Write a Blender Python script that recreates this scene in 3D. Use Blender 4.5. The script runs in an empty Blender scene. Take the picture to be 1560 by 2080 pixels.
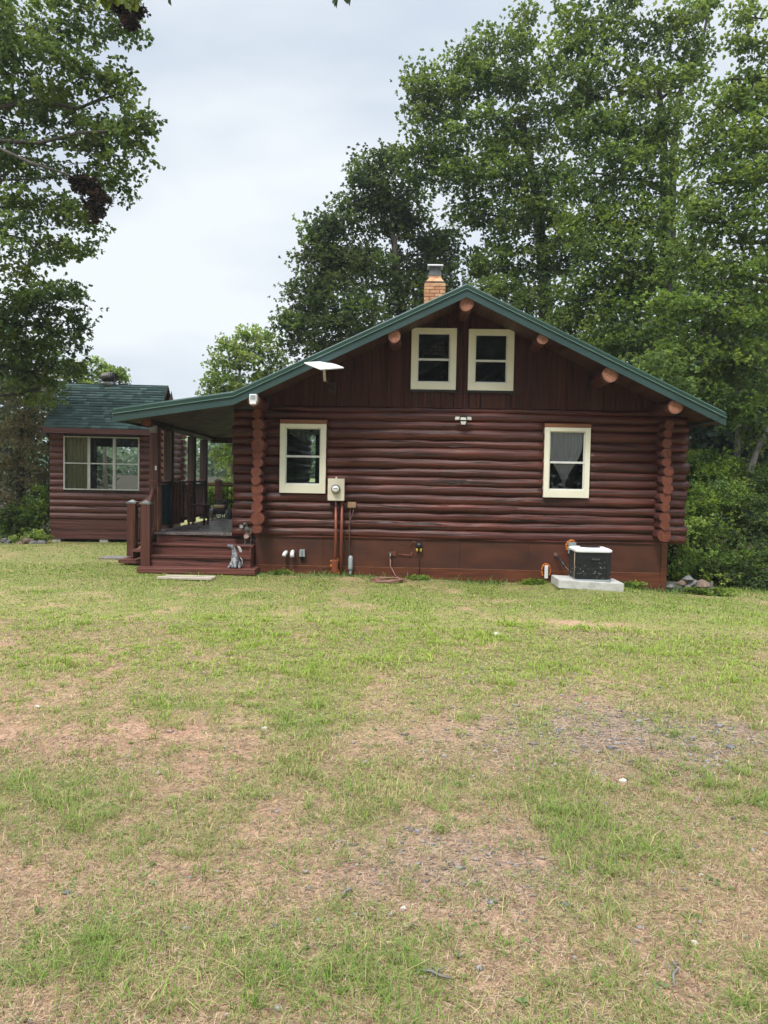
import bpy, math, random
import numpy as np
from math import sin, cos, pi, radians, sqrt
from mathutils import Vector, Matrix

# ------------------------------------------------------------------ camera, sky, sun
SC = bpy.context.scene
COL = SC.collection
PITCH, ROLL, CZ, FPX = radians(2.6), radians(1.05), 1.75, 1560.0
cam = bpy.data.cameras.new('camera')
cam.sensor_fit = 'HORIZONTAL'; cam.sensor_width = 36.0; cam.lens = 36.0 * FPX / 1560.0
cam.clip_start = 0.05; cam.clip_end = 3000
camo = bpy.data.objects.new('camera', cam); COL.objects.link(camo)
camo.matrix_world = (Matrix.Translation((0, 0, CZ)) @ Matrix.Rotation(radians(90) - PITCH, 4, 'X') @ Matrix.Rotation(ROLL, 4, 'Z'))
SC.camera = camo
SC.view_settings.view_transform = 'Standard'; SC.view_settings.look = 'None'
SC.view_settings.gamma = 1; SC.view_settings.exposure = 0.4
SC.cycles.max_bounces = 6; SC.cycles.transparent_max_bounces = 12
SC.cycles.diffuse_bounces = 3; SC.cycles.glossy_bounces = 3; SC.cycles.transmission_bounces = 5

SUN_EL, SUN_AZ = radians(58), radians(205)     # azimuth clockwise from +Y: behind the camera, a little to its left
w = bpy.data.worlds.new('World'); SC.world = w; w.use_nodes = True
nt = w.node_tree; nt.nodes.clear(); N = nt.nodes.new; L = nt.links.new
out = N('ShaderNodeOutputWorld'); bg = N('ShaderNodeBackground'); bg.inputs['Strength'].default_value = 0.1
sky = N('ShaderNodeTexSky'); sky.sky_type = 'NISHITA'; sky.sun_disc = False
sky.sun_elevation = SUN_EL; sky.sun_rotation = SUN_AZ; sky.air_density = 1.2; sky.dust_density = 3
tc = N('ShaderNodeTexCoord'); sep = N('ShaderNodeSeparateXYZ'); L(tc.outputs['Generated'], sep.inputs[0])
mp = N('ShaderNodeMapping'); mp.inputs['Scale'].default_value = (1, 1, 2.2); L(tc.outputs['Generated'], mp.inputs[0])
nz = N('ShaderNodeTexNoise'); nz.inputs['Scale'].default_value = 2.0; nz.inputs['Detail'].default_value = 4
nz.inputs['Roughness'].default_value = 0.5; nz.inputs['Distortion'].default_value = 0.4; L(mp.outputs[0], nz.inputs['Vector'])
cr = N('ShaderNodeValToRGB'); cr.color_ramp.elements[0].position = 0.36; cr.color_ramp.elements[1].position = 0.62
cr.color_ramp.elements[0].color = (4.85, 5.55, 6.5, 1); cr.color_ramp.elements[1].color = (7.3, 7.7, 8.0, 1); L(nz.outputs['Fac'], cr.inputs[0])
zr = N('ShaderNodeMapRange'); zr.inputs['From Min'].default_value = 0.56; zr.inputs['From Max'].default_value = 1.0   # an overcast sky is brightest overhead
zr.inputs['To Min'].default_value = 1.0; zr.inputs['To Max'].default_value = 4.2; L(sep.outputs['Z'], zr.inputs['Value'])
vm = N('ShaderNodeVectorMath'); vm.operation = 'SCALE'; L(cr.outputs[0], vm.inputs[0]); L(zr.outputs[0], vm.inputs['Scale'])
mx = N('ShaderNodeMix'); mx.data_type = 'RGBA'; mx.inputs[0].default_value = 0.94
L(sky.outputs[0], mx.inputs[6]); L(vm.outputs[0], mx.inputs[7]); L(mx.outputs[2], bg.inputs[0]); L(bg.outputs[0], out.inputs[0])

sl = bpy.data.lights.new('sun', 'SUN'); sl.energy = 2.7; sl.angle = radians(16); sl.color = (1, .93, .83)
so = bpy.data.objects.new('sun', sl); COL.objects.link(so)
sd = Vector((sin(SUN_AZ) * cos(SUN_EL), cos(SUN_AZ) * cos(SUN_EL), sin(SUN_EL)))
so.rotation_euler = sd.to_track_quat('Z', 'Y').to_euler()

R = random.Random(7)
RN = np.random.default_rng(11)

# ------------------------------------------------------------------ helpers
def at(px, py, Y):
    """a world point on the ray through a photo pixel, at distance Y"""
    a, b = px - 780, py - 1040
    x, y = a * cos(ROLL) + b * sin(ROLL), -a * sin(ROLL) + b * cos(ROLL)
    c, s = cos(PITCH), sin(PITCH)
    d = (x, FPX * c - y * s, -FPX * s - y * c)
    t = Y / d[1]
    return Vector((d[0] * t, Y, CZ + d[2] * t))

HO = Vector((-2.292, 13.7, 0)); YAW = radians(1.5)
HM = Matrix.Translation(HO) @ Matrix.Rotation(-YAW, 4, 'Z')
def hw(x, y, z): return HM @ Vector((x, y, z))

def sstep(a, b, v):
    t = np.clip((np.asarray(v, float) - a) / (b - a), 0, 1); return t * t * (3 - 2 * t)

def vnoise(x, y, s, seed):
    """smooth value noise 0..1 on numpy arrays"""
    x = np.asarray(x, float) / s + 1000; y = np.asarray(y, float) / s + 1000
    xi, yi = np.floor(x).astype(np.int64), np.floor(y).astype(np.int64)
    fx, fy = x - xi, y - yi
    fx = fx * fx * (3 - 2 * fx); fy = fy * fy * (3 - 2 * fy)
    def h(i, j):
        n = (i * 374761393 + j * 668265263 + seed * 1442695041) & 0x7fffffff
        n = ((n ^ (n >> 13)) * 1274126177) & 0x7fffffff
        return ((n ^ (n >> 16)) & 0xffff) / 65535.0
    return (h(xi, yi) * (1 - fx) + h(xi + 1, yi) * fx) * (1 - fy) + (h(xi, yi + 1) * (1 - fx) + h(xi + 1, yi + 1) * fx) * fy
def fnoise(x, y, s, seed, o=3):
    v = 0; a = 1; t = 0
    for k in range(o):
        v = v + a * vnoise(x, y, s / 2 ** k, seed + k * 17); t += a; a *= .55
    return v / t

def ground_z(x, y):
    x = np.asarray(x, float); y = np.asarray(y, float)
    z = -0.034 * np.clip(x + 0.6, 0, 9) * sstep(8, 13.5, y)
    z = z + (fnoise(x, y, 3.0, 5) - .5) * 0.06 * sstep(0, 3, y)
    z = z + (vnoise(x, y, .5, 9) - .5) * 0.018
    z = z + 1.45 * sstep(30, 75, y) + .15 * np.exp(-(((x - 3.5) / 1.0) ** 2 + ((y - 12.9) / .8) ** 2))
    return z
def gz(x, y): return float(ground_z(x, y))

class MB:
    def __init__(s): s.v = []; s.f = []; s.sm = []
    def add(s, vs, fs, smooth=False):
        o = len(s.v); s.v += [tuple(p) for p in vs]
        for f in fs: s.f.append([i + o for i in f]); s.sm.append(smooth)
        return s
    def box(s, x0, x1, y0, y1, z0, z1, M=None, bev=0.0):
        if bev > 0:
            b = min(bev, (x1 - x0) * .45, (y1 - y0) * .45, (z1 - z0) * .45)
            import bmesh
            bm = bmesh.new(); bmesh.ops.create_cube(bm, size=1)
            for q in bm.verts: q.co = Vector(((x0 + x1) / 2 + q.co.x * (x1 - x0), (y0 + y1) / 2 + q.co.y * (y1 - y0), (z0 + z1) / 2 + q.co.z * (z1 - z0)))
            bmesh.ops.bevel(bm, geom=bm.edges[:], offset=b, segments=2, affect='EDGES', profile=.6)
            vs = [q.co.copy() for q in bm.verts]; bm.verts.index_update(); fs = [[q.index for q in f.verts] for f in bm.faces]; bm.free()
        else:
            vs = [Vector(p) for p in ((x0, y0, z0), (x1, y0, z0), (x1, y1, z0), (x0, y1, z0), (x0, y0, z1), (x1, y0, z1), (x1, y1, z1), (x0, y1, z1))]
            fs = [(3, 2, 1, 0), (4, 5, 6, 7), (0, 1, 5, 4), (1, 2, 6, 5), (2, 3, 7, 6), (3, 0, 4, 7)]
        if M: vs = [M @ p for p in vs]
        return s.add(vs, fs)
    def prism(s, pts, y0, y1, M=None):
        """polygon in x,z (counter-clockwise seen from -y) extruded along y"""
        n = len(pts)
        vs = [Vector((p[0], y0, p[1])) for p in pts] + [Vector((p[0], y1, p[1])) for p in pts]
        if M: vs = [M @ p for p in vs]
        fs = [list(range(n)), list(range(2 * n - 1, n - 1, -1))] + [((i + 1) % n, i, n + i, n + (i + 1) % n) for i in range(n)]
        return s.add(vs, fs)
    def tube(s, pts, rad, n=8, cap=True, wob=0, seed=0, smooth=True):
        pts = [Vector(p) for p in pts]
        if not hasattr(rad, '__len__'): rad = [rad] * len(pts)
        rr = random.Random(seed); vs = []; up = None
        for i, p in enumerate(pts):
            d = (pts[min(i + 1, len(pts) - 1)] - pts[max(i - 1, 0)])
            d = d.normalized() if d.length > 1e-9 else Vector((0, 0, 1))
            if up is None: up = d.orthogonal().normalized()
            u = (up - d * up.dot(d)); u = u.normalized() if u.length > 1e-6 else d.orthogonal().normalized(); up = u
            q = d.cross(u)
            for k in range(n):
                a = 2 * pi * k / n; r = rad[i] * (1 + (rr.random() - .5) * wob)
                vs.append(p + (u * cos(a) + q * sin(a)) * r)
        o = len(s.v); m = len(pts)
        s.add(vs, [(i * n + k, i * n + (k + 1) % n, (i + 1) * n + (k + 1) % n, (i + 1) * n + k) for i in range(m - 1) for k in range(n)], smooth)
        if cap:
            s.f.append([o + k for k in range(n)][::-1]); s.sm.append(False)
            s.f.append([o + (m - 1) * n + k for k in range(n)]); s.sm.append(False)
        return s
    def lathe(s, prof, n=24, M=None, smooth=True, cap=True):
        """prof [(r,z)...] turned about z"""
        vs = [Vector((r * cos(2 * pi * k / n), r * sin(2 * pi * k / n), z)) for r, z in prof for k in range(n)]
        if M: vs = [M @ p for p in vs]
        m = len(prof); o = len(s.v)
        s.add(vs, [(i * n + k, i * n + (k + 1) % n, (i + 1) * n + (k + 1) % n, (i + 1) * n + k) for i in range(m - 1) for k in range(n)], smooth)
        if cap:
            s.f.append([o + k for k in range(n)][::-1]); s.sm.append(False)
            s.f.append([o + (m - 1) * n + k for k in range(n)]); s.sm.append(False)
        return s
    def rock(s, c, rx, ry, rz, seed, sub=2):
        import bmesh
        bm = bmesh.new(); bmesh.ops.create_icosphere(bm, subdivisions=sub, radius=1)
        rr = random.Random(seed); ph = [rr.uniform(0, 6) for _ in range(6)]
        cuts = [(Vector((rr.gauss(0, 1), rr.gauss(0, 1), rr.gauss(0, 1))).normalized(), rr.uniform(.62, .9)) for _ in range(7)]
        for q in bm.verts:
            p = q.co
            for nn, d in cuts:
                e = p.dot(nn) - d
                if e > 0: p = p - nn * e * .9
            p = p * (1 + .07 * sin(5 * p.x + ph[0]) + .06 * sin(6 * p.y + ph[1]) + .05 * sin(7 * p.z + ph[2]))
            q.co = Vector((c[0] + p.x * rx, c[1] + p.y * ry, c[2] + p.z * rz))
        bm.verts.index_update()
        s.add([q.co.copy() for q in bm.verts], [[q.index for q in f.verts] for f in bm.faces], False); bm.free(); return s
    def build(s, name, mat, parent=None):
        me = bpy.data.meshes.new(name); me.from_pydata(s.v, [], s.f); me.update()
        me.polygons.foreach_set('use_smooth', s.sm)
        me.materials.append(mat)
        o = bpy.data.objects.new(name, me); COL.objects.link(o)
        if parent: o.parent = parent
        return o

def tag(o, label=None, cat=None, group=None, kind=None):
    if label: o['label'] = label
    if cat: o['category'] = cat
    if group: o['group'] = group
    if kind: o['kind'] = kind
    return o
def thing(name, label, cat, loc=(0, 0, 0), rz=0, group=None, M=None):
    o = bpy.data.objects.new(name, None); o.empty_display_size = .1; COL.objects.link(o)
    if M is not None: o.matrix_world = M
    else: o.location = loc; o.rotation_euler = (0, 0, rz)
    return tag(o, label, cat, group)
def hthing(name, label, cat, x, y, z, group=None):
    return thing(name, label, cat, M=HM @ Matrix.Translation((x, y, z)), group=group)
def copy_tree(o, parent=None):
    c = o.copy(); COL.objects.link(c); c.parent = parent
    for ch in [k for k in bpy.data.objects if k.parent == o]: copy_tree(ch, c)
    return c

# ------------------------------------------------------------------ materials
def mat(name, col, rough=.6, col2=None, scale=(5, 5, 5), noise=1.0, detail=4, lo=.35, hi=.65, bump=0, bscale=None, metal=0, spec=.5, dist=0, coord='Object'):
    m = bpy.data.materials.new(name); m.use_nodes = True
    nt = m.node_tree; b = nt.nodes['Principled BSDF']; N = nt.nodes.new; L = nt.links.new
    b.inputs['Base Color'].default_value = (*col, 1); b.inputs['Roughness'].default_value = rough
    b.inputs['Metallic'].default_value = metal; b.inputs['Specular IOR Level'].default_value = spec
    if col2 or bump:
        tc = N('ShaderNodeTexCoord'); mp = N('ShaderNodeMapping'); mp.inputs['Scale'].default_value = scale; L(tc.outputs[coord], mp.inputs[0])
        nz = N('ShaderNodeTexNoise'); nz.inputs['Scale'].default_value = noise; nz.inputs['Detail'].default_value = detail; nz.inputs['Distortion'].default_value = dist
        L(mp.outputs[0], nz.inputs['Vector'])
        if col2:
            r = N('ShaderNodeValToRGB'); r.color_ramp.elements[0].position = lo; r.color_ramp.elements[1].position = hi
            r.color_ramp.elements[0].color = (*col, 1); r.color_ramp.elements[1].color = (*col2, 1)
            L(nz.outputs['Fac'], r.inputs[0]); L(r.outputs[0], b.inputs['Base Color'])
        if bump:
            bp = N('ShaderNodeBump'); bp.inputs['Strength'].default_value = bump; bp.inputs['Distance'].default_value = .01
            src = nz
            if bscale:
                mp2 = N('ShaderNodeMapping'); mp2.inputs['Scale'].default_value = bscale; L(tc.outputs[coord], mp2.inputs[0])
                src = N('ShaderNodeTexNoise'); src.inputs['Scale'].default_value = 1; src.inputs['Detail'].default_value = 5; L(mp2.outputs[0], src.inputs['Vector'])
            L(src.outputs['Fac'], bp.inputs['Height']); L(bp.outputs[0], b.inputs['Normal'])
    return m

def log_material(name, ca, cb, cc, stretch, rough=.36, spec=.5):
    """stained log: long grain streaks, red-brown patches, drying cracks, satin varnish worn in places"""
    m = bpy.data.materials.new(name); m.use_nodes = True
    nt = m.node_tree; b = nt.nodes['Principled BSDF']; N = nt.nodes.new; L = nt.links.new
    tc = N('ShaderNodeTexCoord')
    def noise(sc, s, d=4, ds=0):
        mp = N('ShaderNodeMapping'); mp.inputs['Scale'].default_value = sc; L(tc.outputs['Object'], mp.inputs[0])
        n = N('ShaderNodeTexNoise'); n.inputs['Scale'].default_value = s; n.inputs['Detail'].default_value = d; n.inputs['Distortion'].default_value = ds
        L(mp.outputs[0], n.inputs['Vector']); return n
    sx, sy, sz = stretch
    g = noise((sx * .8, sy * 22, sz * 22) if False else tuple(.7 if k else 26 for k in stretch), 1, 5, .3)
    p = noise(tuple(.6 if k else 3.0 for k in stretch), 1.6, 3)
    c = noise(tuple(.45 if k else 13 for k in stretch), 1.5, 3, .8)
    r = N('ShaderNodeValToRGB'); r.color_ramp.elements[0].position = .33; r.color_ramp.elements[1].position = .7
    r.color_ramp.elements[0].color = (*ca, 1); r.color_ramp.elements[1].color = (*cb, 1); L(g.outputs['Fac'], r.inputs[0])
    mx = N('ShaderNodeMix'); mx.data_type = 'RGBA'
    rp = N('ShaderNodeMapRange'); rp.inputs['From Min'].default_value = .42; rp.inputs['From Max'].default_value = .72; L(p.outputs['Fac'], rp.inputs['Value'])
    L(rp.outputs[0], mx.inputs[0]); L(r.outputs[0], mx.inputs[6]); mx.inputs[7].default_value = (*cc, 1)
    ck = N('ShaderNodeMapRange'); ck.inputs['From Min'].default_value = .63; ck.inputs['From Max'].default_value = .67; L(c.outputs['Fac'], ck.inputs['Value'])
    m2 = N('ShaderNodeMix'); m2.data_type = 'RGBA'; L(ck.outputs[0], m2.inputs[0]); L(mx.outputs[2], m2.inputs[6]); m2.inputs[7].default_value = (.012, .006, .005, 1)
    kv = N('ShaderNodeTexVoronoi'); kv.inputs['Scale'].default_value = 1; kmp = N('ShaderNodeMapping'); kmp.inputs['Scale'].default_value = tuple(1.8 if k else 5.5 for k in stretch); L(tc.outputs['Object'], kmp.inputs[0]); L(kmp.outputs[0], kv.inputs['Vector'])
    kr = N('ShaderNodeMapRange'); kr.inputs['From Min'].default_value = .16; kr.inputs['From Max'].default_value = .09; kr.inputs['To Max'].default_value = .7; L(kv.outputs['Distance'], kr.inputs['Value'])
    m3 = N('ShaderNodeMix'); m3.data_type = 'RGBA'; L(kr.outputs[0], m3.inputs[0]); L(m2.outputs[2], m3.inputs[6]); m3.inputs[7].default_value = (.018, .008, .006, 1)
    L(m3.outputs[2], b.inputs['Base Color'])
    rr = N('ShaderNodeMapRange'); rr.inputs['To Min'].default_value = rough - .1; rr.inputs['To Max'].default_value = rough + .25; L(p.outputs['Fac'], rr.inputs['Value']); L(rr.outputs[0], b.inputs['Roughness'])
    b.inputs['Specular IOR Level'].default_value = spec
    ad = N('ShaderNodeMath'); ad.operation = 'SUBTRACT'; L(g.outputs['Fac'], ad.inputs[0]); L(ck.outputs[0], ad.inputs[1])
    bp = N('ShaderNodeBump'); bp.inputs['Strength'].default_value = .8; bp.inputs['Distance'].default_value = .02; L(ad.outputs[0], bp.inputs['Height']); L(bp.outputs[0], b.inputs['Normal'])
    return m

M = {}
M['log'] = log_material('stained_log', (.022, .005, .004), (.140, .031, .019), (.058, .013, .010), (1, 0, 0), .42)
M['logy'] = log_material('stained_log_lengthwise', (.046, .013, .010), (.115, .034, .024), (.060, .022, .019), (0, 1, 0))
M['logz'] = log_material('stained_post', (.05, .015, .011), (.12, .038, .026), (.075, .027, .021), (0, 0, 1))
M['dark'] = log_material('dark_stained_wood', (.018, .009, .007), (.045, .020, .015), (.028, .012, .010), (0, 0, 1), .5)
M['gable'] = log_material('gable_board', (.020, .006, .004), (.072, .022, .013), (.048, .012, .008), (0, 0, 1), .6, .25)
M['soffit'] = log_material('soffit_board', (.05, .018, .011), (.10, .038, .022), (.055, .018, .012), (0, 1, 0), .5)
M['deck'] = log_material('deck_board_sky_sheen', (.20, .165, .165), (.42, .38, .39), (.26, .21, .21), (0, 1, 0), .22, .8)  # pale grey puts the boards' reflected sky sheen into the base colour
M['shed'] = log_material('shed_siding', (.075, .022, .018), (.14, .044, .035), (.09, .032, .028), (1, 0, 0), .42)
M['step'] = log_material('step_board', (.085, .024, .018), (.17, .055, .040), (.11, .036, .028), (1, 0, 0), .45)
M['found'] = mat('stained_plywood', (.040, .013, .008), .55, (.100, .029, .014), (1.2, 1.2, 2.2), 1.3, 6, .3, .72, .25, (8, 8, 60))
M['skirt'] = mat('red_skirting', (.065, .017, .009), .5, (.15, .042, .018), (1.5, 1.5, 14), 1.2, 5, .3, .7)
M['edge'] = mat('worn_orange_edge', (.28, .12, .06), .6, (.16, .06, .03), (6, 6, 6))
M['cream'] = mat('cream_paint', (.72, .70, .56), .42, (.80, .78, .66), (3, 3, 3), 1, 3, .3, .7, .08, (60, 60, 8))
M['sash'] = mat('white_vinyl', (.70, .72, .70), .35, (.60, .62, .60), (4, 4, 4))
M['green'] = mat('green_metal', (.009, .036, .024), .42, (.014, .046, .032), (1.3, 1.3, 1.3), 1, 4)
M['green2'] = mat('green_metal_lit_tone', (.022, .052, .050), .45, (.030, .066, .062), (1.3, 1.3, 1.3), 1, 4)  # same paint as the cap; its differently lit tone is put into the colour
M['bead'] = mat('folded_metal_edge', (.16, .27, .24), .3, (.12, .22, .19), (5, 5, 5))
M['headboard'] = mat('window_head_board', (.17, .065, .030), .5, (.26, .11, .05), (2, 9, 30))
M['black'] = mat('black_plastic', (.012, .012, .013), .4, (.02, .02, .021), (9, 9, 9))
M['wht'] = mat('white_plastic', (.78, .79, .80), .4, (.70, .71, .72), (6, 6, 6))
M['grey'] = mat('grey_enamel', (.33, .38, .40), .4, (.27, .31, .33), (5, 5, 5))
M['meter'] = mat('ivory_enamel', (.66, .61, .50), .4, (.56, .51, .40), (5, 5, 5), 1, 5, .35, .8)
M['pipe'] = mat('painted_conduit', (.22, .058, .026), .42, (.13, .036, .02), (8, 8, 3), 1.5, 4)
M['cable'] = mat('dusty_cable', (.11, .06, .05), .55, (.16, .09, .07), (20, 20, 20))
M['hose'] = mat('faded_hose', (.30, .15, .11), .5, (.20, .10, .08), (12, 12, 12))
M['foam'] = mat('orange_foam', (.60, .19, .02), .7, (.30, .075, .01), (16, 16, 16), 1.2, 4, .35, .65, 1.0)
M['steel'] = mat('galvanised', (.35, .36, .36), .35, (.22, .23, .23), (7, 7, 7), metal=.8)
M['concrete'] = mat('pale_concrete', (.55, .55, .53), .85, (.40, .40, .39), (9, 9, 9), 1, 6, .35, .7, .3)
M['stone'] = mat('field_stone', (.08, .08, .09), .8, (.18, .175, .175), (5, 5, 5), 1.3, 6, .35, .7, .5)
M['pinkstone'] = mat('reddish_stone', (.13, .085, .065), .8, (.21, .15, .115), (5, 5, 5), 1.3, 6, .35, .7, .5)
M['palestone'] = mat('pale_stone', (.62, .59, .54), .8, (.48, .44, .40), (22, 22, 22), 1, 4)
M['plank'] = mat('bleached_plank', (.52, .46, .38), .8, (.36, .31, .26), (3, 40, 40), 1, 4, .35, .65, .3)
M['bark'] = mat('oak_bark', (.035, .030, .026), .9, (.10, .088, .076), (9, 9, 2.2), 1.6, 5, .35, .7, 1.0)
M['palebark'] = mat('pale_bark', (.13, .12, .11), .9, (.24, .23, .21), (9, 9, 2.2), 1.6, 5, .35, .7, .8)
M['dish'] = mat('matt_white_panel', (.86, .87, .90), .45)
M['oldflue'] = mat('sooty_flue_metal', (.14, .15, .15), .5, (.08, .085, .085), (9, 9, 9), metal=.4)
M['teal'] = mat('dark_teal_cloth', (.010, .035, .05), .8, (.018, .05, .065), (3, 3, 3))
M['yellow'] = mat('brass_yellow', (.45, .30, .05), .45)
M['tan'] = mat('tan_plastic', (.42, .33, .22), .5, (.34, .25, .16), (6, 6, 6))
M['tanbox'] = mat('weathered_box', (.28, .18, .10), .6, (.38, .24, .15), (12, 12, 12))
M['rim'] = mat('meter_ring', (.12, .13, .11), .3, metal=.6)

def ring_material(name, c1, c2, c3, off=.0):
    """sawn log end: growth rings, radial checks"""
    m = bpy.data.materials.new(name); m.use_nodes = True
    nt = m.node_tree; b = nt.nodes['Principled BSDF']; N = nt.nodes.new; L = nt.links.new
    tc = N('ShaderNodeTexCoord')
    n = N('ShaderNodeTexNoise'); n.inputs['Scale'].default_value = 26; n.inputs['Detail'].default_value = 4; L(tc.outputs['Object'], n.inputs['Vector'])
    n2 = N('ShaderNodeTexNoise'); n2.inputs['Scale'].default_value = 7; n2.inputs['Detail'].default_value = 3; L(tc.outputs['Object'], n2.inputs['Vector'])
    r = N('ShaderNodeValToRGB'); r.color_ramp.elements[0].position = .35; r.color_ramp.elements[1].position = .62
    r.color_ramp.elements[0].color = (*c1, 1); r.color_ramp.elements[1].color = (*c2, 1); L(n.outputs['Fac'], r.inputs[0])
    mr = N('ShaderNodeMapRange'); mr.inputs['From Min'].default_value = .45; mr.inputs['From Max'].default_value = .7; L(n2.outputs['Fac'], mr.inputs['Value'])
    mx = N('ShaderNodeMix'); mx.data_type = 'RGBA'; L(mr.outputs[0], mx.inputs[0]); L(r.outputs[0], mx.inputs[6]); mx.inputs[7].default_value = (*c3, 1)
    last = mx.outputs[2]
    if off:
        sp = N('ShaderNodeSeparateXYZ'); L(tc.outputs['Object'], sp.inputs[0]); cb_ = N('ShaderNodeCombineXYZ'); L(sp.outputs['X'], cb_.inputs['X']); L(sp.outputs['Z'], cb_.inputs['Z'])
        ln = N('ShaderNodeVectorMath'); ln.operation = 'LENGTH'; L(cb_.outputs[0], ln.inputs[0])
        def mth(op, a, b_):
            q = N('ShaderNodeMath'); q.operation = op
            for i_, v_ in enumerate((a, b_)):
                if isinstance(v_, (int, float)): q.inputs[i_].default_value = v_
                elif v_ is not None: L(v_, q.inputs[i_])
            return q.outputs[0]
        ph = mth('ADD', mth('MULTIPLY', ln.outputs['Value'], 330), mth('MULTIPLY', n2.outputs['Fac'], 9)); rg = mth('MULTIPLY', mth('ADD', mth('SINE', ph, None), 1), .22)
        crk = mth('LESS_THAN', mth('ABSOLUTE', mth('ADD', mth('MULTIPLY', sp.outputs['X'], .9), mth('MULTIPLY', mth('SUBTRACT', n2.outputs['Fac'], .5), .05)), None), .0035)
        half = mth('MULTIPLY', crk, mth('GREATER_THAN', sp.outputs['Z'], -.015)); rim = mth('GREATER_THAN', ln.outputs['Value'], .094)
        dk_ = mth('MINIMUM', mth('ADD', mth('ADD', rg, mth('MULTIPLY', half, .6)), mth('MULTIPLY', rim, .25)), .85)
        m4 = N('ShaderNodeMix'); m4.data_type = 'RGBA'; L(dk_, m4.inputs[0]); L(last, m4.inputs[6]); m4.inputs[7].default_value = (.07, .022, .012, 1); last = m4.outputs[2]
    L(last, b.inputs['Base Color']); b.inputs['Roughness'].default_value = .7
    bp = N('ShaderNodeBump'); bp.inputs['Strength'].default_value = .5; bp.inputs['Distance'].default_value = .01; L(n.outputs['Fac'], bp.inputs['Height']); L(bp.outputs[0], b.inputs['Normal'])
    return m
M['endR'] = ring_material('sawn_end_red', (.085, .020, .011), (.17, .046, .022), (.12, .030, .014))
M['endP'] = ring_material('sawn_end_pale', (.27, .10, .055), (.42, .20, .12), (.32, .14, .08), True)

def glass_material():
    m = bpy.data.materials.new('window_glass'); m.use_nodes = True
    nt = m.node_tree; nt.nodes.clear(); N = nt.nodes.new; L = nt.links.new
    o = N('ShaderNodeOutputMaterial'); t = N('ShaderNodeBsdfTransparent'); t.inputs[0].default_value = (.93, .94, .94, 1)
    g = N('ShaderNodeBsdfGlossy'); g.inputs['Roughness'].default_value = .02; f = N('ShaderNodeFresnel'); f.inputs[0].default_value = 1.55
    ml = N('ShaderNodeMath'); ml.operation = 'MULTIPLY'; ml.inputs[1].default_value = 1.5; L(f.outputs[0], ml.inputs[0])
    x = N('ShaderNodeMixShader'); L(ml.outputs[0], x.inputs[0]); L(t.outputs[0], x.inputs[1]); L(g.outputs[0], x.inputs[2]); L(x.outputs[0], o.inputs[0])
    return m
M['glass'] = glass_material()
def cloth(name, col, alpha=.8, scale=60, tr=.4):
    m = bpy.data.materials.new(name); m.use_nodes = True
    nt = m.node_tree; nt.nodes.clear(); N = nt.nodes.new; L = nt.links.new
    o = N('ShaderNodeOutputMaterial'); d = N('ShaderNodeBsdfDiffuse'); d.inputs[0].default_value = (*col, 1)
    tl = N('ShaderNodeBsdfTranslucent'); tl.inputs[0].default_value = (*col, 1); a = N('ShaderNodeMixShader'); a.inputs[0].default_value = tr
    t = N('ShaderNodeBsdfTransparent'); x = N('ShaderNodeMixShader')
    tc = N('ShaderNodeTexCoord'); n = N('ShaderNodeTexNoise'); n.inputs['Scale'].default_value = scale; L(tc.outputs['Object'], n.inputs['Vector'])
    mr = N('ShaderNodeMapRange'); mr.inputs['From Min'].default_value = .35; mr.inputs['From Max'].default_value = .6; mr.inputs['To Min'].default_value = alpha - .25; mr.inputs['To Max'].default_value = min(1, alpha + .15)
    L(n.outputs['Fac'], mr.inputs['Value']); L(mr.outputs[0], x.inputs[0])
    L(d.outputs[0], a.inputs[1]); L(tl.outputs[0], a.inputs[2]); L(t.outputs[0], x.inputs[1]); L(a.outputs[0], x.inputs[2]); L(x.outputs[0], o.inputs[0])
    return m
M['sheer'] = cloth('sheer_white_cloth', (.88, .90, .97), 1.2, tr=.05)
M['lace'] = cloth('grey_lace', (.40, .45, .43), .6, 40)
M['drape'] = cloth('olive_drape', (.50, .47, .28), 1.0, tr=.15)

def leaf_material(name, rough=.5, trans=.44):
    m = bpy.data.materials.new(name); m.use_nodes = True
    nt = m.node_tree; b = nt.nodes['Principled BSDF']; N = nt.nodes.new; L = nt.links.new
    a = N('ShaderNodeAttribute'); a.attribute_name = 'tint'; L(a.outputs['Color'], b.inputs['Base Color'])
    b.inputs['Roughness'].default_value = rough; b.inputs['Specular IOR Level'].default_value = .35
    t = N('ShaderNodeBsdfTranslucent'); hs = N('ShaderNodeHueSaturation'); hs.inputs['Value'].default_value = 1.3; hs.inputs['Hue'].default_value = .48; L(a.outputs['Color'], hs.inputs['Color']); L(hs.outputs[0], t.inputs[0])
    x = N('ShaderNodeMixShader'); x.inputs[0].default_value = trans; L(b.outputs[0], x.inputs[1]); L(t.outputs[0], x.inputs[2]); L(x.outputs[0], nt.nodes['Material Output'].inputs[0])
    return m
M['leaf'] = leaf_material('oak_leaf'); M['blade'] = leaf_material('grass_blade', .6, .25)

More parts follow.
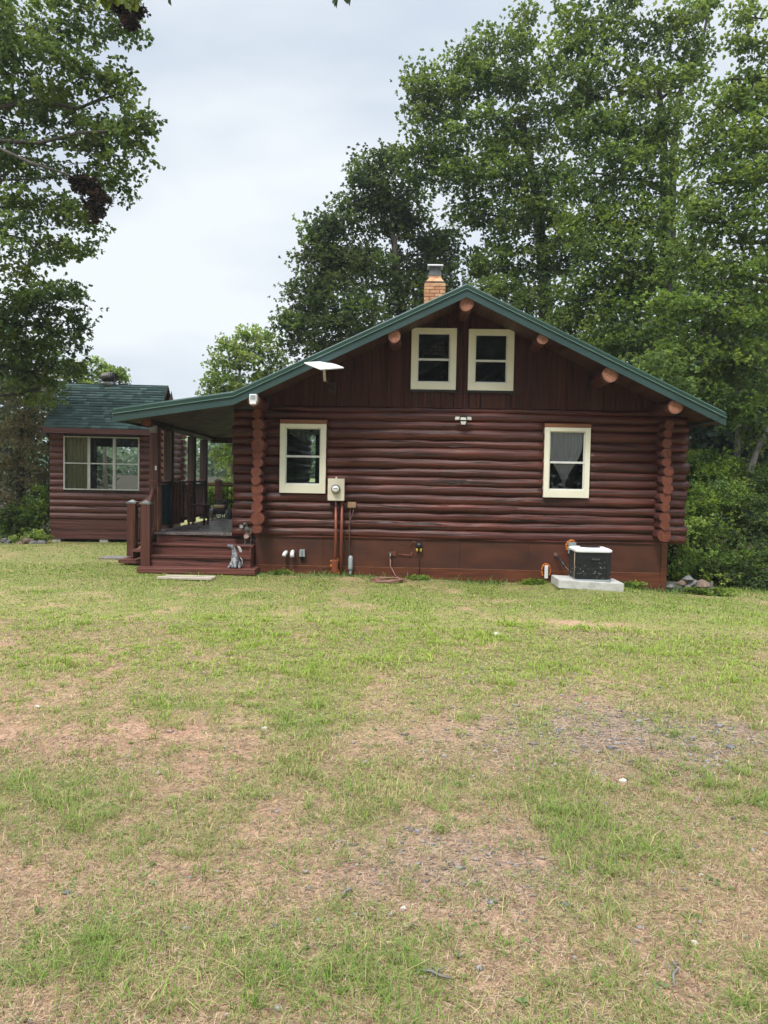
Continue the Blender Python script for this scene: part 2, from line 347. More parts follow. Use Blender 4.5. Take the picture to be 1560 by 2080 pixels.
# ------------------------------------------------------------------ foliage engine
def np_mesh(name, verts, faces, cols, material, parent=None, nper=None):
    """verts (V,3), faces (F,k), cols (V,3)"""
    me = bpy.data.meshes.new(name)
    V, F, k = len(verts), len(faces), faces.shape[1]
    me.vertices.add(V); me.vertices.foreach_set('co', np.ascontiguousarray(verts, dtype=np.float32).ravel())
    me.loops.add(F * k); me.loops.foreach_set('vertex_index', np.ascontiguousarray(faces, dtype=np.int32).ravel())
    me.polygons.add(F); me.polygons.foreach_set('loop_start', np.arange(0, F * k, k, dtype=np.int32))
    me.update(calc_edges=True)
    c = np.ones((V, 4), np.float32); c[:, :3] = cols
    at_ = me.color_attributes.new('tint', 'FLOAT_COLOR', 'POINT'); at_.data.foreach_set('color', c.ravel())
    me.materials.append(material)
    o = bpy.data.objects.new(name, me); COL.objects.link(o)
    if parent: o.parent = parent
    return o
def unit(v): return v / np.maximum(np.linalg.norm(v, axis=1, keepdims=True), 1e-9)
def leaves_obj(name, pos, dirs, size, cols, material, parent=None, width=.6, flat=.5):
    """folded six-point leaves: base, shoulders, lobed tip"""
    n = len(pos); d = unit(dirs)
    up = np.zeros((n, 3)); up[:, 2] = 1; up = up + RN.normal(0, flat, (n, 3))
    s = unit(np.cross(d, up)); nn = np.cross(s, d)
    l = size[:, None]; wd = l * width * .5
    b = pos; p1 = b + d * l * .42 + s * wd * .75 + nn * l * .08; p2 = b + d * l * .78 + s * wd + nn * l * .04
    t = b + d * l * 1.0 - nn * l * .12
    q1 = b + d * l * .42 - s * wd * .75 + nn * l * .08; q2 = b + d * l * .78 - s * wd + nn * l * .04
    V = np.stack([b, p1, p2, t, q2, q1], 1).reshape(-1, 3)
    base = (np.arange(n) * 6)[:, None]
    F = np.concatenate([base + np.array([0, 3, 2, 1]), base + np.array([0, 5, 4, 3])], 0)
    return np_mesh(name, V, F, np.repeat(cols, 6, 0), material, parent)

DENS = 2.7
def crown(name, parent, lobes, per, leaf, palette, clump=.42, ros=6, width=.62, spread=.85):
    """lobes: (centre, rx, ry, rz). Sub-clumps scatter through each lobe's outer volume; leaf rosettes sit in each sub-clump.
    returns the sub-clump centres for twigs"""
    P, D, S, C, twigs = [], [], [], [], []
    pal = np.array(palette) * np.array([2.25, 1.98, 1.3])
    for li, (c, rx, ry, rz) in enumerate(lobes):
        c = np.array(c); vol = (rx * ry * rz) ** (1 / 3)
        k = max(5, int(per * DENS * (vol / .8) ** 2))
        u = unit(RN.normal(0, 1, (k, 3))); r = RN.uniform(.35, 1.08, (k, 1)) ** .6
        sc = c + u * r * np.array([rx, ry, rz])
        lt = RN.uniform(.85, 1.15)
        for j in range(k):
            m = RN.integers(16, 29)
            o = RN.normal(0, 1, (m, 3)) * np.array([clump, clump, clump * .5]) * .55
            rp = sc[j] + o
            axis = unit(o + u[j] * clump * .8 + np.array([0, 0, clump * .35]))
            cc = pal[RN.integers(0, len(pal))] * RN.uniform(.8, 1.2) * lt
            rpp = np.repeat(rp, ros, 0); ax = np.repeat(axis, ros, 0)
            dd = unit(ax + RN.normal(0, spread, (len(ax), 3)))
            P.append(rpp); D.append(dd); S.append(leaf * RN.uniform(.65, 1.2, len(ax)))
            C.append(cc * RN.uniform(.75, 1.25, (len(ax), 1)) * np.array([1, 1, 1]) + RN.normal(0, .004, (len(ax), 3)))
        twigs.append((c, sc))
    P = np.concatenate(P); D = np.concatenate(D); S = np.concatenate(S); C = np.clip(np.concatenate(C), .005, 1)
    o = leaves_obj(name, P, D, S * .69, C, M['leaf'], parent, width)
    return o, twigs

def wig(a, b, n, amp, rr):
    a, b = Vector(a), Vector(b); L_ = (b - a).length; pts = [a]
    for i in range(1, n):
        t = i / n; p = a.lerp(b, t); p += Vector((rr.uniform(-1, 1), rr.uniform(-1, 1), rr.uniform(-.6, 1))) * amp * L_ * sin(pi * t) ; pts.append(p)
    return pts + [b]

def tree(name, label, base, trunk, lobes, per=9, leaf=.15, palette=None, r0=.2, r1=.05, cat='tree', group=None, bark='bark', clump=.42, ros=6, seed=1, twigp=.6, width=.62, limbs=True):
    """base, trunk: world points; lobes: (px, py, radius in px, distance Y) turned into real places"""
    rr = random.Random(seed)
    base = Vector(base)
    root = thing(name, label, cat, tuple(base), 0, group)
    tr = [Vector(p) - base for p in trunk]
    lb = []
    for l in lobes:
        px, py, rp, Y = l[:4]; r = rp * Y / FPX; c = at(px, py, Y) - base
        lb.append((tuple(c), r, r * rr.uniform(.9, 1.4), r * rr.uniform(.75, 1.0)))
    cr, tw = crown('crown', root, lb, per, leaf, palette, clump, ros, width)
    tb = MB(); rad = [r0 + (r1 - r0) * (i / (len(tr) - 1)) ** .8 for i in range(len(tr))]
    rad[0] *= 1.35
    tb.tube(tr, rad, 10, wob=.12, seed=seed)
    tb.build('trunk', M[bark], root)
    br = MB(); segs = [(tr[i].lerp(tr[i + 1], k / 4), rad[i]) for i in range(len(tr) - 1) for k in range(4)] + [(tr[-1], rad[-1])]
    if limbs:
        done = []
        for (c, sc) in tw:
            c = Vector(c)
            cands = [(q, r) for q, r in segs if q.z < c.z - .1] or segs
            cands = cands + [(q, r) for q, r in done if q.z < c.z + .2]
            q, r = min(cands, key=lambda t: (t[0] - c).length - .0)
            ra = min(r * .45, .06) + .006
            pts = wig(q, c, 5, .1, rr); n = len(pts)
            br.tube(pts, [ra + (ra * .3 - ra) * i / (n - 1) for i in range(n)], 6, wob=.1, seed=rr.randint(0, 999))
            done += [(p, ra * .6) for p in pts[2:]]
            for s in sc:
                if rr.random() < twigp / DENS:
                    s = Vector(s); p0 = pts[rr.randint(2, n - 1)]
                    br.tube(wig(p0, s, 3, .12, rr), [ra * .32 + .003, ra * .22 + .002, .005, .003], 4, cap=False)
        br.build('branch', M[bark], root)
    return root

# ------------------------------------------------------------------ ground
def build_ground():
    def axis(a, b, n0, far):
        near = np.linspace(a, b, n0); return near
    ys = np.concatenate([np.linspace(-6, 1.5, 10), np.linspace(1.7, 8, 150), np.linspace(8.1, 22, 110), np.linspace(22.5, 90, 90), np.geomspace(95, 420, 14)])
    xs = np.concatenate([-np.geomspace(420, 45, 14), np.linspace(-42, -11, 50), np.linspace(-10.8, 10.8, 200), np.linspace(11, 42, 50), np.geomspace(45, 420, 14)])
    X, Y = np.meshgrid(xs, ys); Z = ground_z(X, Y)
    V = np.stack([X, Y, Z], -1).reshape(-1, 3); nx = len(xs); ny = len(ys)
    i, j = np.meshgrid(np.arange(nx - 1), np.arange(ny - 1)); a = (j * nx + i).ravel()
    F = np.stack([a, a + 1, a + nx + 1, a + nx], 1)
    m = bpy.data.materials.new('lawn_soil'); m.use_nodes = True
    nt = m.node_tree; b = nt.nodes['Principled BSDF']; N = nt.nodes.new; L = nt.links.new
    b.inputs['Roughness'].default_value = .95; b.inputs['Specular IOR Level'].default_value = .15
    at_ = N('ShaderNodeAttribute'); at_.attribute_name = 'tint'
    tc = N('ShaderNodeTexCoord')
    def noise(s, d, r=.6):
        n = N('ShaderNodeTexNoise'); n.inputs['Scale'].default_value = s; n.inputs['Detail'].default_value = d; n.inputs['Roughness'].default_value = r; L(tc.outputs['Object'], n.inputs['Vector']); return n
    n1 = noise(55, 6, .75); n2 = noise(9, 5)
    r = N('ShaderNodeMapRange'); r.inputs['From Min'].default_value = .3; r.inputs['From Max'].default_value = .7; r.inputs['To Min'].default_value = .45; r.inputs['To Max'].default_value = 1.35; L(n1.outputs['Fac'], r.inputs['Value'])
    r2 = N('ShaderNodeMapRange'); r2.inputs['From Min'].default_value = .3; r2.inputs['From Max'].default_value = .7; r2.inputs['To Min'].default_value = .8; r2.inputs['To Max'].default_value = 1.15; L(n2.outputs['Fac'], r2.inputs['Value'])
    mu = N('ShaderNodeMath'); mu.operation = 'MULTIPLY'; L(r.outputs[0], mu.inputs[0]); L(r2.outputs[0], mu.inputs[1])
    vm = N('ShaderNodeVectorMath'); vm.operation = 'SCALE'; L(at_.outputs['Color'], vm.inputs[0]); L(mu.outputs[0], vm.inputs['Scale']); L(vm.outputs[0], b.inputs['Base Color'])
    bp = N('ShaderNodeBump'); bp.inputs['Strength'].default_value = .7; bp.inputs['Distance'].default_value = .02; L(n1.outputs['Fac'], bp.inputs['Height']); L(bp.outputs[0], b.inputs['Normal'])
    x, y = V[:, 0], V[:, 1]
    soil = np.array([.50, .30, .21]); dry = np.array([.44, .34, .19]); grn = np.array([.16, .21, .05]); grv = np.array([.27, .23, .21]); fld = np.array([.30, .36, .16])
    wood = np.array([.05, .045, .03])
    q = fnoise(x, y, 1.3, 21)[:, None]
    c = soil * (1 - .35 * q) + dry * (.35 * q)
    g = gravel_mask(x, y)[:, None]; c = c * (1 - g * .65) + grv * g * .65
    k = np.clip(cover(x, y), 0, 1)[:, None]; kk = k * (.7 + .22 * sstep(8, 11, y)[:, None]); c = c * (1 - kk) + (grn * .72 + dry * .28) * kk
    fk = sstep(26, 34, y)[:, None]; c = c * (1 - fk) + fld * fk
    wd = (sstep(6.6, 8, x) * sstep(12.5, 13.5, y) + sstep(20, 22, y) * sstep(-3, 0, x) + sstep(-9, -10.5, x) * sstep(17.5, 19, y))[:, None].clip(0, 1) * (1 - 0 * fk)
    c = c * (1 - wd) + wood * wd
    o = np_mesh('lawn_ground', V, F, c, m)
    tag(o, kind='structure'); return o

def gravel_mask(x, y):
    m = 1.1 * np.exp(-(((x - 1.75) / 1.25) ** 2 + ((y - 5.2) / .75) ** 2)) + .6 * np.exp(-(((x - .35) / .7) ** 2 + ((y - 3.4) / .5) ** 2)) + .35 * np.exp(-(((x - 1.3) / .8) ** 2 + ((y - 6.6) / .5) ** 2))
    return np.clip(m * (0.55 + .9 * fnoise(x, y, .7, 33)), 0, 1)
def cover(x, y):
    """how thickly the grass grows, 0..1"""
    band = np.interp(y, [2, 3, 4.2, 5.2, 6.2, 7.5, 10, 13, 20], [.56, .54, .50, .54, .74, .90, .98, 1.0, 1.0])
    n = fnoise(x, y, .55, 41, 3); n2 = fnoise(x, y, 2.6, 47, 2)
    n3 = vnoise(x, y, .22, 57); c = band + (n - .5) * 1.5 + (n3 - .5) * .5 - .25 * np.exp(-(((x - 1.7) / 1.1) ** 2 + ((y - 4.1) / .6) ** 2)) + (n2 - .5) * .55 - gravel_mask(x, y) * .75
    bare = np.exp(-(((x - 2.4) / 1.1) ** 2 + ((y - 9.6) / .33) ** 2)) + np.exp(-(((x + 2.7) / 1.2) ** 2 + ((y - 7.2) / .5) ** 2)) * .6 + np.exp(-(((x + 1.6) / 1.0) ** 2 + ((y - 5.0) / .35) ** 2)) * .7
    return np.clip(c - bare * .6, 0, 1)

def build_grass():
    V_, F3, C_ = [], [], []
    def scatter(n, y0, y1, power, xm=.66, extra=1.5):
        u = RN.uniform(0, 1, n); y = y0 + (y1 - y0) * u ** power
        x = RN.uniform(-1, 1, n) * (y * xm + extra); return x, y
    groups = [(260000, 1.6, 4.5, 1.0), (225000, 4.5, 8.5, 1.05), (205000, 8.5, 14.5, 1.0), (65000, 14.5, 20, 1.0)]
    P, YY = [], []
    for n, a, b, pw in groups:
        x, y = scatter(n, a, b, pw)
        keep = RN.uniform(0, 1, n) < cover(x, y) ** 1.35
        # no blades inside the buildings or the wood
        hx = (x - HO.x) * cos(YAW) - (y - HO.y) * sin(YAW); hy = (x - HO.x) * sin(YAW) + (y - HO.y) * cos(YAW)
        inh = ((hx > -.02) & (hx < 7.3) & (hy > 0)) | ((hx > -1.95) & (hx < .1) & (hy > -.5)) | ((hx > 5.2) & (hx < 6.25) & (hy > -1.1))
        ins = (x > -8.3) & (x < -5.4) & (y > 19.1)
        keep &= ~inh & ~ins
        P.append(x[keep]); YY.append(y[keep])
    x = np.concatenate(P); y = np.concatenate(YY); n = len(x)
    tn = 7800; cx, cy = scatter(tn, 2.0, 9.5, 1.0); kp = RN.uniform(0, 1, tn) < (.15 + .85 * sstep(.42, .62, fnoise(cx, cy, .9, 43, 3))) * (1 - .6 * gravel_mask(cx, cy)); cx, cy = cx[kp], cy[kp]
    nb = RN.integers(14, 42, len(cx)); rad = np.repeat(RN.uniform(.02, .075, len(cx)), nb); aa = RN.uniform(0, 2 * pi, len(rad)); rr_ = rad * np.sqrt(RN.uniform(0, 1, len(rad)))
    n0 = len(x); x = np.concatenate([x, np.repeat(cx, nb) + rr_ * np.cos(aa)]); y = np.concatenate([y, np.repeat(cy, nb) + rr_ * np.sin(aa)]); n = len(x)
    tuft = np.zeros(n, bool); tuft[n0:] = True; tang = np.concatenate([np.zeros(n0), aa])
    # gather blades into tufts
    tx = x + RN.normal(0, .012, n); ty = y + RN.normal(0, .012, n)
    z = ground_z(tx, ty)
    cv = fnoise(x, y, .5, 41, 3)
    h = RN.gamma(5, .2, n) * (.024 + .014 * (cv > .58)) * np.interp(y, [2, 6, 9, 14], [.95, .85, .75, .72]) * (1 + 2.0 * sstep(13.0, 13.5, y) * (x > -2.4) * (RN.uniform(0, 1, n) < .4))
    h = np.where(tuft, h * RN.uniform(.9, 1.5, n), h); tall = RN.uniform(0, 1, n) < .03; h = np.where(tall, h * 1.8, h)
    wdt = np.maximum(.0028, y * .00075) * RN.uniform(.7, 1.4, n)
    a = RN.uniform(0, 2 * pi, n); a = np.where(tuft, tang + RN.normal(0, .5, n), a); lean = RN.gamma(2, .45, n) * .85 + .2
    fw = np.stack([np.cos(a), np.sin(a), np.zeros(n)], 1); sd_ = np.stack([-np.sin(a), np.cos(a), np.zeros(n)], 1)
    b = np.stack([tx, ty, z - .004], 1); up = np.array([0, 0, 1.0])
    hh = h[:, None]; ln = lean[:, None]; W = wdt[:, None]
    mid = b + up * hh * .6 + fw * hh * ln * .35; tip = b + up * hh * (1.0 - .18 * ln.clip(0, 2)) + fw * hh * ln * 1.1
    V = np.stack([b - sd_ * W * .5, b + sd_ * W * .5, mid + sd_ * W * .42, mid - sd_ * W * .42, tip + sd_ * W * .06, tip - sd_ * W * .06], 1).reshape(-1, 3)
    base = (np.arange(n) * 6)[:, None]
    F = np.concatenate([base + np.array([0, 1, 2, 3]), base + np.array([3, 2, 4, 5])], 0)
    gA, gB, gC, st = np.array([.17, .26, .045]), np.array([.30, .41, .05]), np.array([.09, .17, .045]), np.array([.48, .41, .19])
    t = fnoise(x, y, 1.5, 61, 3)[:, None]; t2 = RN.uniform(0, 1, (n, 1))
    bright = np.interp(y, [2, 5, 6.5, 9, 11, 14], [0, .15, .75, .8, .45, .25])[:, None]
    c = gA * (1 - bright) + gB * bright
    c = np.where(t2 < .22, gC * .6 + c * .4, c)
    dryp = (.09 + .45 * sstep(.52, .72, t) + .12 * (y < 5)[:, None]); dryp = np.where(tuft[:, None], .06, dryp) * (1 - .5 * sstep(9.5, 12, y)[:, None])
    c = np.where(RN.uniform(0, 1, (n, 1)) < dryp, st * RN.uniform(.7, 1.1, (n, 1)), c)
    fr = (sstep(12.9, 13.6, y) * (x > -2.4) * (x < 5.6))[:, None]; c = c * (1 - fr) + gC * 1.1 * fr
    c = c * RN.uniform(.75, 1.25, (n, 1))
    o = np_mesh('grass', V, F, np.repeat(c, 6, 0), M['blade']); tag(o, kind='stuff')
    # dead straw lying on the soil
    xs, ys = [], []
    for n, a, b_ in [(210000, 1.7, 5), (150000, 5, 9), (18000, 9, 14)]:
        p, q = scatter(n, a, b_, 1.0); xs.append(p); ys.append(q)
    x = np.concatenate(xs); y = np.concatenate(ys)
    hx = (x - HO.x) * cos(YAW) - (y - HO.y) * sin(YAW); hy = (x - HO.x) * sin(YAW) + (y - HO.y) * cos(YAW)
    kp = ~(((hx > -1.95) & (hx < 7.3) & (hy > -.5)) | ((hx > 5.2) & (hx < 6.25) & (hy > -1.1))); x, y = x[kp], y[kp]; n = len(x)
    a = RN.uniform(0, 2 * pi, n); l = RN.uniform(.015, .06, n); wv = np.maximum(.0022, y * .0006)
    d = np.stack([np.cos(a), np.sin(a), RN.uniform(-.05, .22, n)], 1); s = np.stack([-np.sin(a), np.cos(a), np.zeros(n)], 1)
    b0 = np.stack([x, y, ground_z(x, y) + RN.uniform(.001, .008, n)], 1); e = b0 + d * l[:, None]
    V = np.stack([b0 - s * wv[:, None] / 2, b0 + s * wv[:, None] / 2, e + s * wv[:, None] / 3, e - s * wv[:, None] / 3], 1).reshape(-1, 3)
    F = (np.arange(n) * 4)[:, None] + np.arange(4)
    pal = np.array([[.52, .37, .24], [.40, .26, .18], [.20, .13, .10], [.56, .46, .32], [.27, .22, .11]])
    c = pal[RN.integers(0, 5, n)] * RN.uniform(.7, 1.15, (n, 1))
    o = np_mesh('dead_straw', V, F, np.repeat(c, 4, 0), M['blade']); tag(o, kind='stuff')
    # gravel: grey chips, thick in the worn strip and thin elsewhere
    n = 90000; x, y = scatter(n, 1.9, 9, 1.0); kp = RN.uniform(0, 1, n) < gravel_mask(x, y) ** 1.3 * .9 + .025; x, y = x[kp], y[kp]; n = len(x)
    r = RN.gamma(2.0, .0026, n) + .0015 + y * .0005; z = ground_z(x, y)
    oct_ = np.array([[1, 0, 0], [0, 1, 0], [-1, 0, 0], [0, -1, 0], [0, 0, .55], [0, 0, -.55]])
    tf = np.array([[0, 1, 4], [1, 2, 4], [2, 3, 4], [3, 0, 4], [1, 0, 5], [2, 1, 5], [3, 2, 5], [0, 3, 5]])
    a = RN.uniform(0, 6.28, n); ca, sa = np.cos(a), np.sin(a); j = RN.uniform(.6, 1.35, (n, 6, 3)); p = oct_[None] * j
    X = (p[:, :, 0] * ca[:, None] - p[:, :, 1] * sa[:, None]) * r[:, None] * 1.3; Y = (p[:, :, 0] * sa[:, None] + p[:, :, 1] * ca[:, None]) * r[:, None]; Z = p[:, :, 2] * r[:, None]
    V = np.stack([X + x[:, None], Y + y[:, None], Z + z[:, None] + r[:, None] * .2], -1).reshape(-1, 3)
    F = ((np.arange(n) * 6)[:, None, None] + tf[None]).reshape(-1, 3)
    pal = np.array([[.16, .16, .17], [.28, .27, .27], [.38, .30, .27], [.22, .18, .17], [.33, .31, .30]])
    c = pal[RN.integers(0, 5, n)]
    o = np_mesh('gravel', V, F, np.repeat(c, 6, 0), M['blade']); tag(o, kind='stuff')

def build_weeds():
    n = 1500; y = RN.uniform(2, 11, n); x = RN.uniform(-1, 1, n) * (y * .56 + .5); kp = RN.uniform(0, 1, n) < .25 + .75 * cover(x, y); x, y = x[kp], y[kp]; n = len(x)
    k = RN.integers(7, 16, n); X = np.repeat(x, k); Y = np.repeat(y, k); m = len(X); sp_ = np.repeat(RN.uniform(.0, .05, n), k)
    X = X + RN.normal(0, 1, m) * sp_; Y = Y + RN.normal(0, 1, m) * sp_; a = RN.uniform(0, 6.28, m)
    D = np.stack([np.cos(a), np.sin(a), RN.uniform(.05, .7, m)], 1); c = np.array([[.17, .27, .07], [.20, .28, .11], [.14, .22, .06], [.24, .28, .10]])[np.repeat(RN.integers(0, 4, n), k)] * RN.uniform(.7, 1.2, (m, 1))
    o = leaves_obj('clover_and_weeds', np.stack([X, Y, ground_z(X, Y) + .004], 1), D, np.repeat(RN.uniform(.010, .028, n), k), c, M['leaf'], None, .5); tag(o, kind='stuff')
build_ground()
build_grass()
build_weeds()

# ------------------------------------------------------------------ the log cabin
cabin = thing('log_cabin', 'dark red log cabin with green metal roof, cream windows and a side porch', 'house', M=HM.copy())

def hl(px, py, yl):
    """cabin-frame x, z of a photo pixel on the plane y = yl"""
    a, b = at(px, py, 1.0) - Vector((0, 0, CZ)), Vector((0, 0, CZ))
    inv = HM.inverted(); p0 = inv @ b; d = inv.to_3x3() @ a; t = (yl - p0.y) / d.y; q = p0 + d * t; return q.x, q.z

def log_x(mb, x0, x1, yc, zc, r, seed, n=16):
    rr = random.Random(seed); m = max(2, int((x1 - x0) / .13)); ph = [rr.uniform(0, 6) for _ in range(5)]
    pts, rad = [], []
    for i in range(m + 1):
        x = x0 + (x1 - x0) * i / m
        pts.append((x, yc + .009 * sin(1.9 * x + ph[0]) + .005 * sin(7 * x + ph[3]), zc + .009 * sin(1.3 * x + ph[1]) + .004 * sin(6 * x + ph[4])))
        rad.append(r * (1 + .05 * sin(1.1 * x + ph[2]) + .03 * sin(4.3 * x + ph[1]) + .02 * sin(11 * x + ph[0]) + rr.uniform(-.02, .02)))
    mb.tube(pts, rad, n, seed=seed, wob=.012)
def log_y(mb, x, z, y0, y1, r, seed, n=16):
    rr = random.Random(seed); m = max(2, int((y1 - y0) / .35)); ph = rr.uniform(0, 6)
    mb.tube([(x + .005 * sin(2 * k + ph), y0 + (y1 - y0) * k / m, z + .005 * sin(1.7 * k + ph)) for k in range(m + 1)], [r * (1 + .03 * sin(2.2 * k + ph)) for k in range(m + 1)], n, seed=seed, wob=.02)
def disc(mb, x, y, z, r, seed):
    rr = random.Random(seed); n = 22; ph = rr.uniform(0, 6); k2 = rr.uniform(.02, .06); k3 = rr.uniform(.01, .05)
    pts = []
    for k in range(n):
        a = 2 * pi * k / n; q = r * (1 + k2 * sin(2 * a + ph) + k3 * sin(3 * a + ph * 2)); pts.append((x + q * cos(a), z + q * sin(a)))
    mb.prism(pts, y, y + .012)

zb = [2.99, 2.90, 2.75, 2.60, 2.417, 2.27, 2.085, 1.91, 1.765, 1.61, 1.45, 1.285, 1.13, .98, .82, .66]
WL, WR = (.433, 1.25), (5.085, 5.88)
fw_ = MB()
for i in range(15):
    z1, z0 = zb[i], zb[i + 1]; zc = (z0 + z1) / 2; r = (z1 - z0) / 2 * 1.13
    spans = [(-.40 + R.uniform(-.03, .02), 7.62 + R.uniform(-.05, .02))]
    if i == 0: spans = [(.2, 7.0)]
    if 1.44 < zc < 2.76:
        a, b = spans[0]; spans = [(a, WL[0] + .03), (WL[1] - .03, WR[0] + .03), (WR[1] - .03, b)]
    for k, (a, b) in enumerate(spans): log_x(fw_, a, b, .055, zc, r, 100 + i * 5 + k)
front_logs = fw_.build('front_log_wall', M['log'], cabin)
bk = MB()
for (x0, x1, z0, z1) in [(.02, 7.28, .66, 1.49), (.02, 7.28, 2.70, 3.0), (.02, WL[0] + .05, 1.49, 2.70), (WL[1] - .05, WR[0] + .05, 1.49, 2.70), (WR[1] - .05, 7.28, 1.49, 2.70)]:
    bk.box(x0, x1, .07, .16, z0, z1)
bk.build('inner_wall', M['dark'], cabin)
# side walls of logs with their ends showing at the corners
lz = [2.93, 2.80, 2.625, 2.455, 2.265, 2.107, 1.96, 1.80, 1.655, 1.50, 1.35, 1.19, .99, .81]
lr = [.082, .085, .10, .088, .11, .088, .088, .088, .08, .095, .09, .095, .108, .09]
rpy = [863, 881, 901, 920, 939, 957, 976, 994, 1012, 1030, 1051, 1068, 1088]
rz = [hl(1356, p, -.35)[1] for p in rpy]
rrad = [.07, .07, .08, .085, .08, .092, .082, .088, .085, .085, .09, .088, .11]
lw, le, rw, re = MB(), MB(), MB(), MB()
for i, (z, r) in enumerate(zip(lz, lr)):
    x = .085 + R.uniform(-.022, .022); r *= R.uniform(.92, 1.08); yo = -.35 + R.uniform(-.02, .02); log_y(lw, x, z, yo, 6.6, r, 300 + i); disc(le, x, yo - .012, z, r * 1.01, 330 + i)
for i, (z, r) in enumerate(zip(rz, rrad)):
    x = 7.135 + R.uniform(-.028, .028); r *= R.uniform(.9, 1.1); yo = -.36 + R.uniform(-.02, .02); log_y(rw, x, z, yo, 6.6, r, 360 + i); disc(re, x, yo - .012, z, r * 1.01, 390 + i)
o = lw.build('left_log_wall', M['logy'], cabin); le.build('sawn_end', M['endR'], o)
o = rw.build('right_log_wall', M['logy'], cabin); re.build('sawn_end', M['endR'], o)
# back wall with a window that shows daylight through the front one
bx0, bz1 = hl(607, 884, 6.2); bx1, bz0 = hl(640, 980, 6.2)
b = MB()
for (x0, x1, z0, z1) in [(.02, 7.28, .62, bz0), (.02, 7.28, bz1, 3.0), (.02, bx0, bz0, bz1), (bx1, 7.28, bz0, bz1)]: b.box(x0, x1, 6.2, 6.34, z0, z1)
b.build('back_wall', M['dark'], cabin)
MB().box(bx0, bx1, 6.26, 6.266, bz0, bz1).build('pane', M['glass'], cabin)
MB().box(.17, 7.05, .17, 6.19, .60, .66).build('interior_floor', M['dark'], cabin)
MB().box(.17, 7.05, .17, 6.19, 2.90, 2.96).build('loft_floor', M['dark'], cabin)
# gable
SL = .4745
def roof_z(x): return 4.92 - SL * abs(x - 3.6) if x > -.2 else 3.118 + .158 * (x + .2)
g = MB(); gw = [(2.722, 3.512, 3.302, 4.372), (3.722, 4.517, 3.30, 4.365)]
cuts = sorted(set([round(2.655 + .315 * k, 3) for k in range(-9, 15)] + [q for a in gw for q in (a[0] + .03, a[1] - .03)] + [.0, 7.3, 3.6]))
for a, b_ in zip(cuts[:-1], cuts[1:]):
    if a < -.01 or b_ > 7.31: continue
    m_ = (a + b_) / 2; top = lambda x: roof_z(x) - .17
    zs = [(2.99, None)]
    for w_ in gw:
        if w_[0] + .02 < m_ < w_[1] - .02: zs = [(2.99, w_[2] + .03), (w_[3] - .03, None)]
    yo = R.uniform(0, .004)
    for z0, z1 in zs:
        if z1 is None: g.prism([(a + .007, z0), (b_ - .007, z0), (b_ - .007, top(b_)), (a + .007, top(a))], .0 + yo, .05)
        else: g.prism([(a + .007, z0), (b_ - .007, z0), (b_ - .007, z1), (a + .007, z1)], .0 + yo, .05)
gable = g.build('gable_wall', M['gable'], cabin)
for k in range(-8, 15):
    bt = MB()
    x = 2.655 + .315 * k
    if not .15 < x < 7.1: continue
    segs = [(2.995, roof_z(x) - .19)]
    for w_ in gw:
        if w_[0] < x < w_[1]: segs = [(2.995, w_[2] - .004), (w_[3] + .004, roof_z(x) - .19)]
    for z0, z1 in segs:
        if z1 > z0: MB().box(x - .022, x + .022, -.026, -.001, z0, z1, bev=.003).build('batten', M['gable'], gable)
MB().box(3.60, 3.645, -.016, -.001, 2.995, 4.6).build('batten', M['gable'], gable)
g2 = MB(); g2.prism([(.1, 2.99), (7.2, 2.99), (7.2, 3.06), (3.6, 4.70), (.1, 3.06)], 6.25, 6.34); g2.build('rear_gable_wall', M['gable'], cabin)
# foundation
f = MB(); fz = .145
nx = 6
for k in range(nx):
    a, b_ = 7.3 * k / nx, 7.3 * (k + 1) / nx; f.box(a + .002, b_ - .002, .012, .06, fz, .655)
f.box(.0, .05, .06, 6.3, -.3, .655); f.box(7.25, 7.3, .06, 6.3, -.5, .655); f.box(.06, 7.24, 6.25, 6.3, -.4, .655)
fo = f.build('foundation', M['found'], cabin)
s_ = MB(); s_.box(.0, 7.3, .004, .058, -.5, fz - .008); s_.box(7.2, 7.305, -.004, .05, -.5, .655)
s_.build('skirting_board', M['skirt'], fo)
MB().box(.0, 7.19, .0, .058, fz - .008, fz).build('worn_edge', M['edge'], fo)
MB().box(.0, 7.3, -.012, .07, .655, .685).build('sill_board', M['log'], fo)
# roof
KN = [(-2.21, 2.803), (-.2, 3.118), (3.6, 4.92), (7.85, 2.90)]
def strip(mb, o1, o2, y0, y1, ext=0):
    for (xa, za), (xb, zb_) in zip(KN[:-1], KN[1:]): mb.prism([(xa, za + o2), (xb, zb_ + o2), (xb, zb_ + o1), (xa, za + o1)], y0, y1)
rf = MB(); strip(rf, 0, -.035, -.93, 6.95); roof = rf.build('roof', M['green'], cabin)
rb = MB()
for k in range(20):
    y = -.55 + .38 * k
    for (xa, za), (xb, zb_) in zip(KN[:-1], KN[1:]): rb.prism([(xa, za - .002), (xb, zb_ - .002), (xb, zb_ + .016), (xa, za + .016)], y, y + .03)
rb.build('panel_rib', M['green'], roof)
KK = KN; KN = KK[1:]; sf = MB(); strip(sf, -.036, -.165, -.92, 6.94); sf.build('soffit', M['soffit'], roof)
KN = KK[:2]; sf = MB(); strip(sf, -.036, -.165, -.92, 6.94); sf.build('porch_ceiling', M['dark'], roof); KN = KK
f1 = MB(); strip(f1, -.088, -.218, -.957, -.921); f1.build('rake_fascia', M['green2'], roof)
f2 = MB()
for (xa, za), (xb, zb_) in zip(KN[:-1], KN[1:]):
    f2.add([(xa, -.972, za - .079), (xb, -.972, zb_ - .079), (xb, -.972, zb_ - .02), (xa, -.972, za - .02), (xa, -.925, za + .008), (xb, -.925, zb_ + .008), (xa, -.925, za - .079), (xb, -.925, zb_ - .079)],
           [(0, 1, 2, 3), (3, 2, 5, 4), (0, 6, 7, 1)])
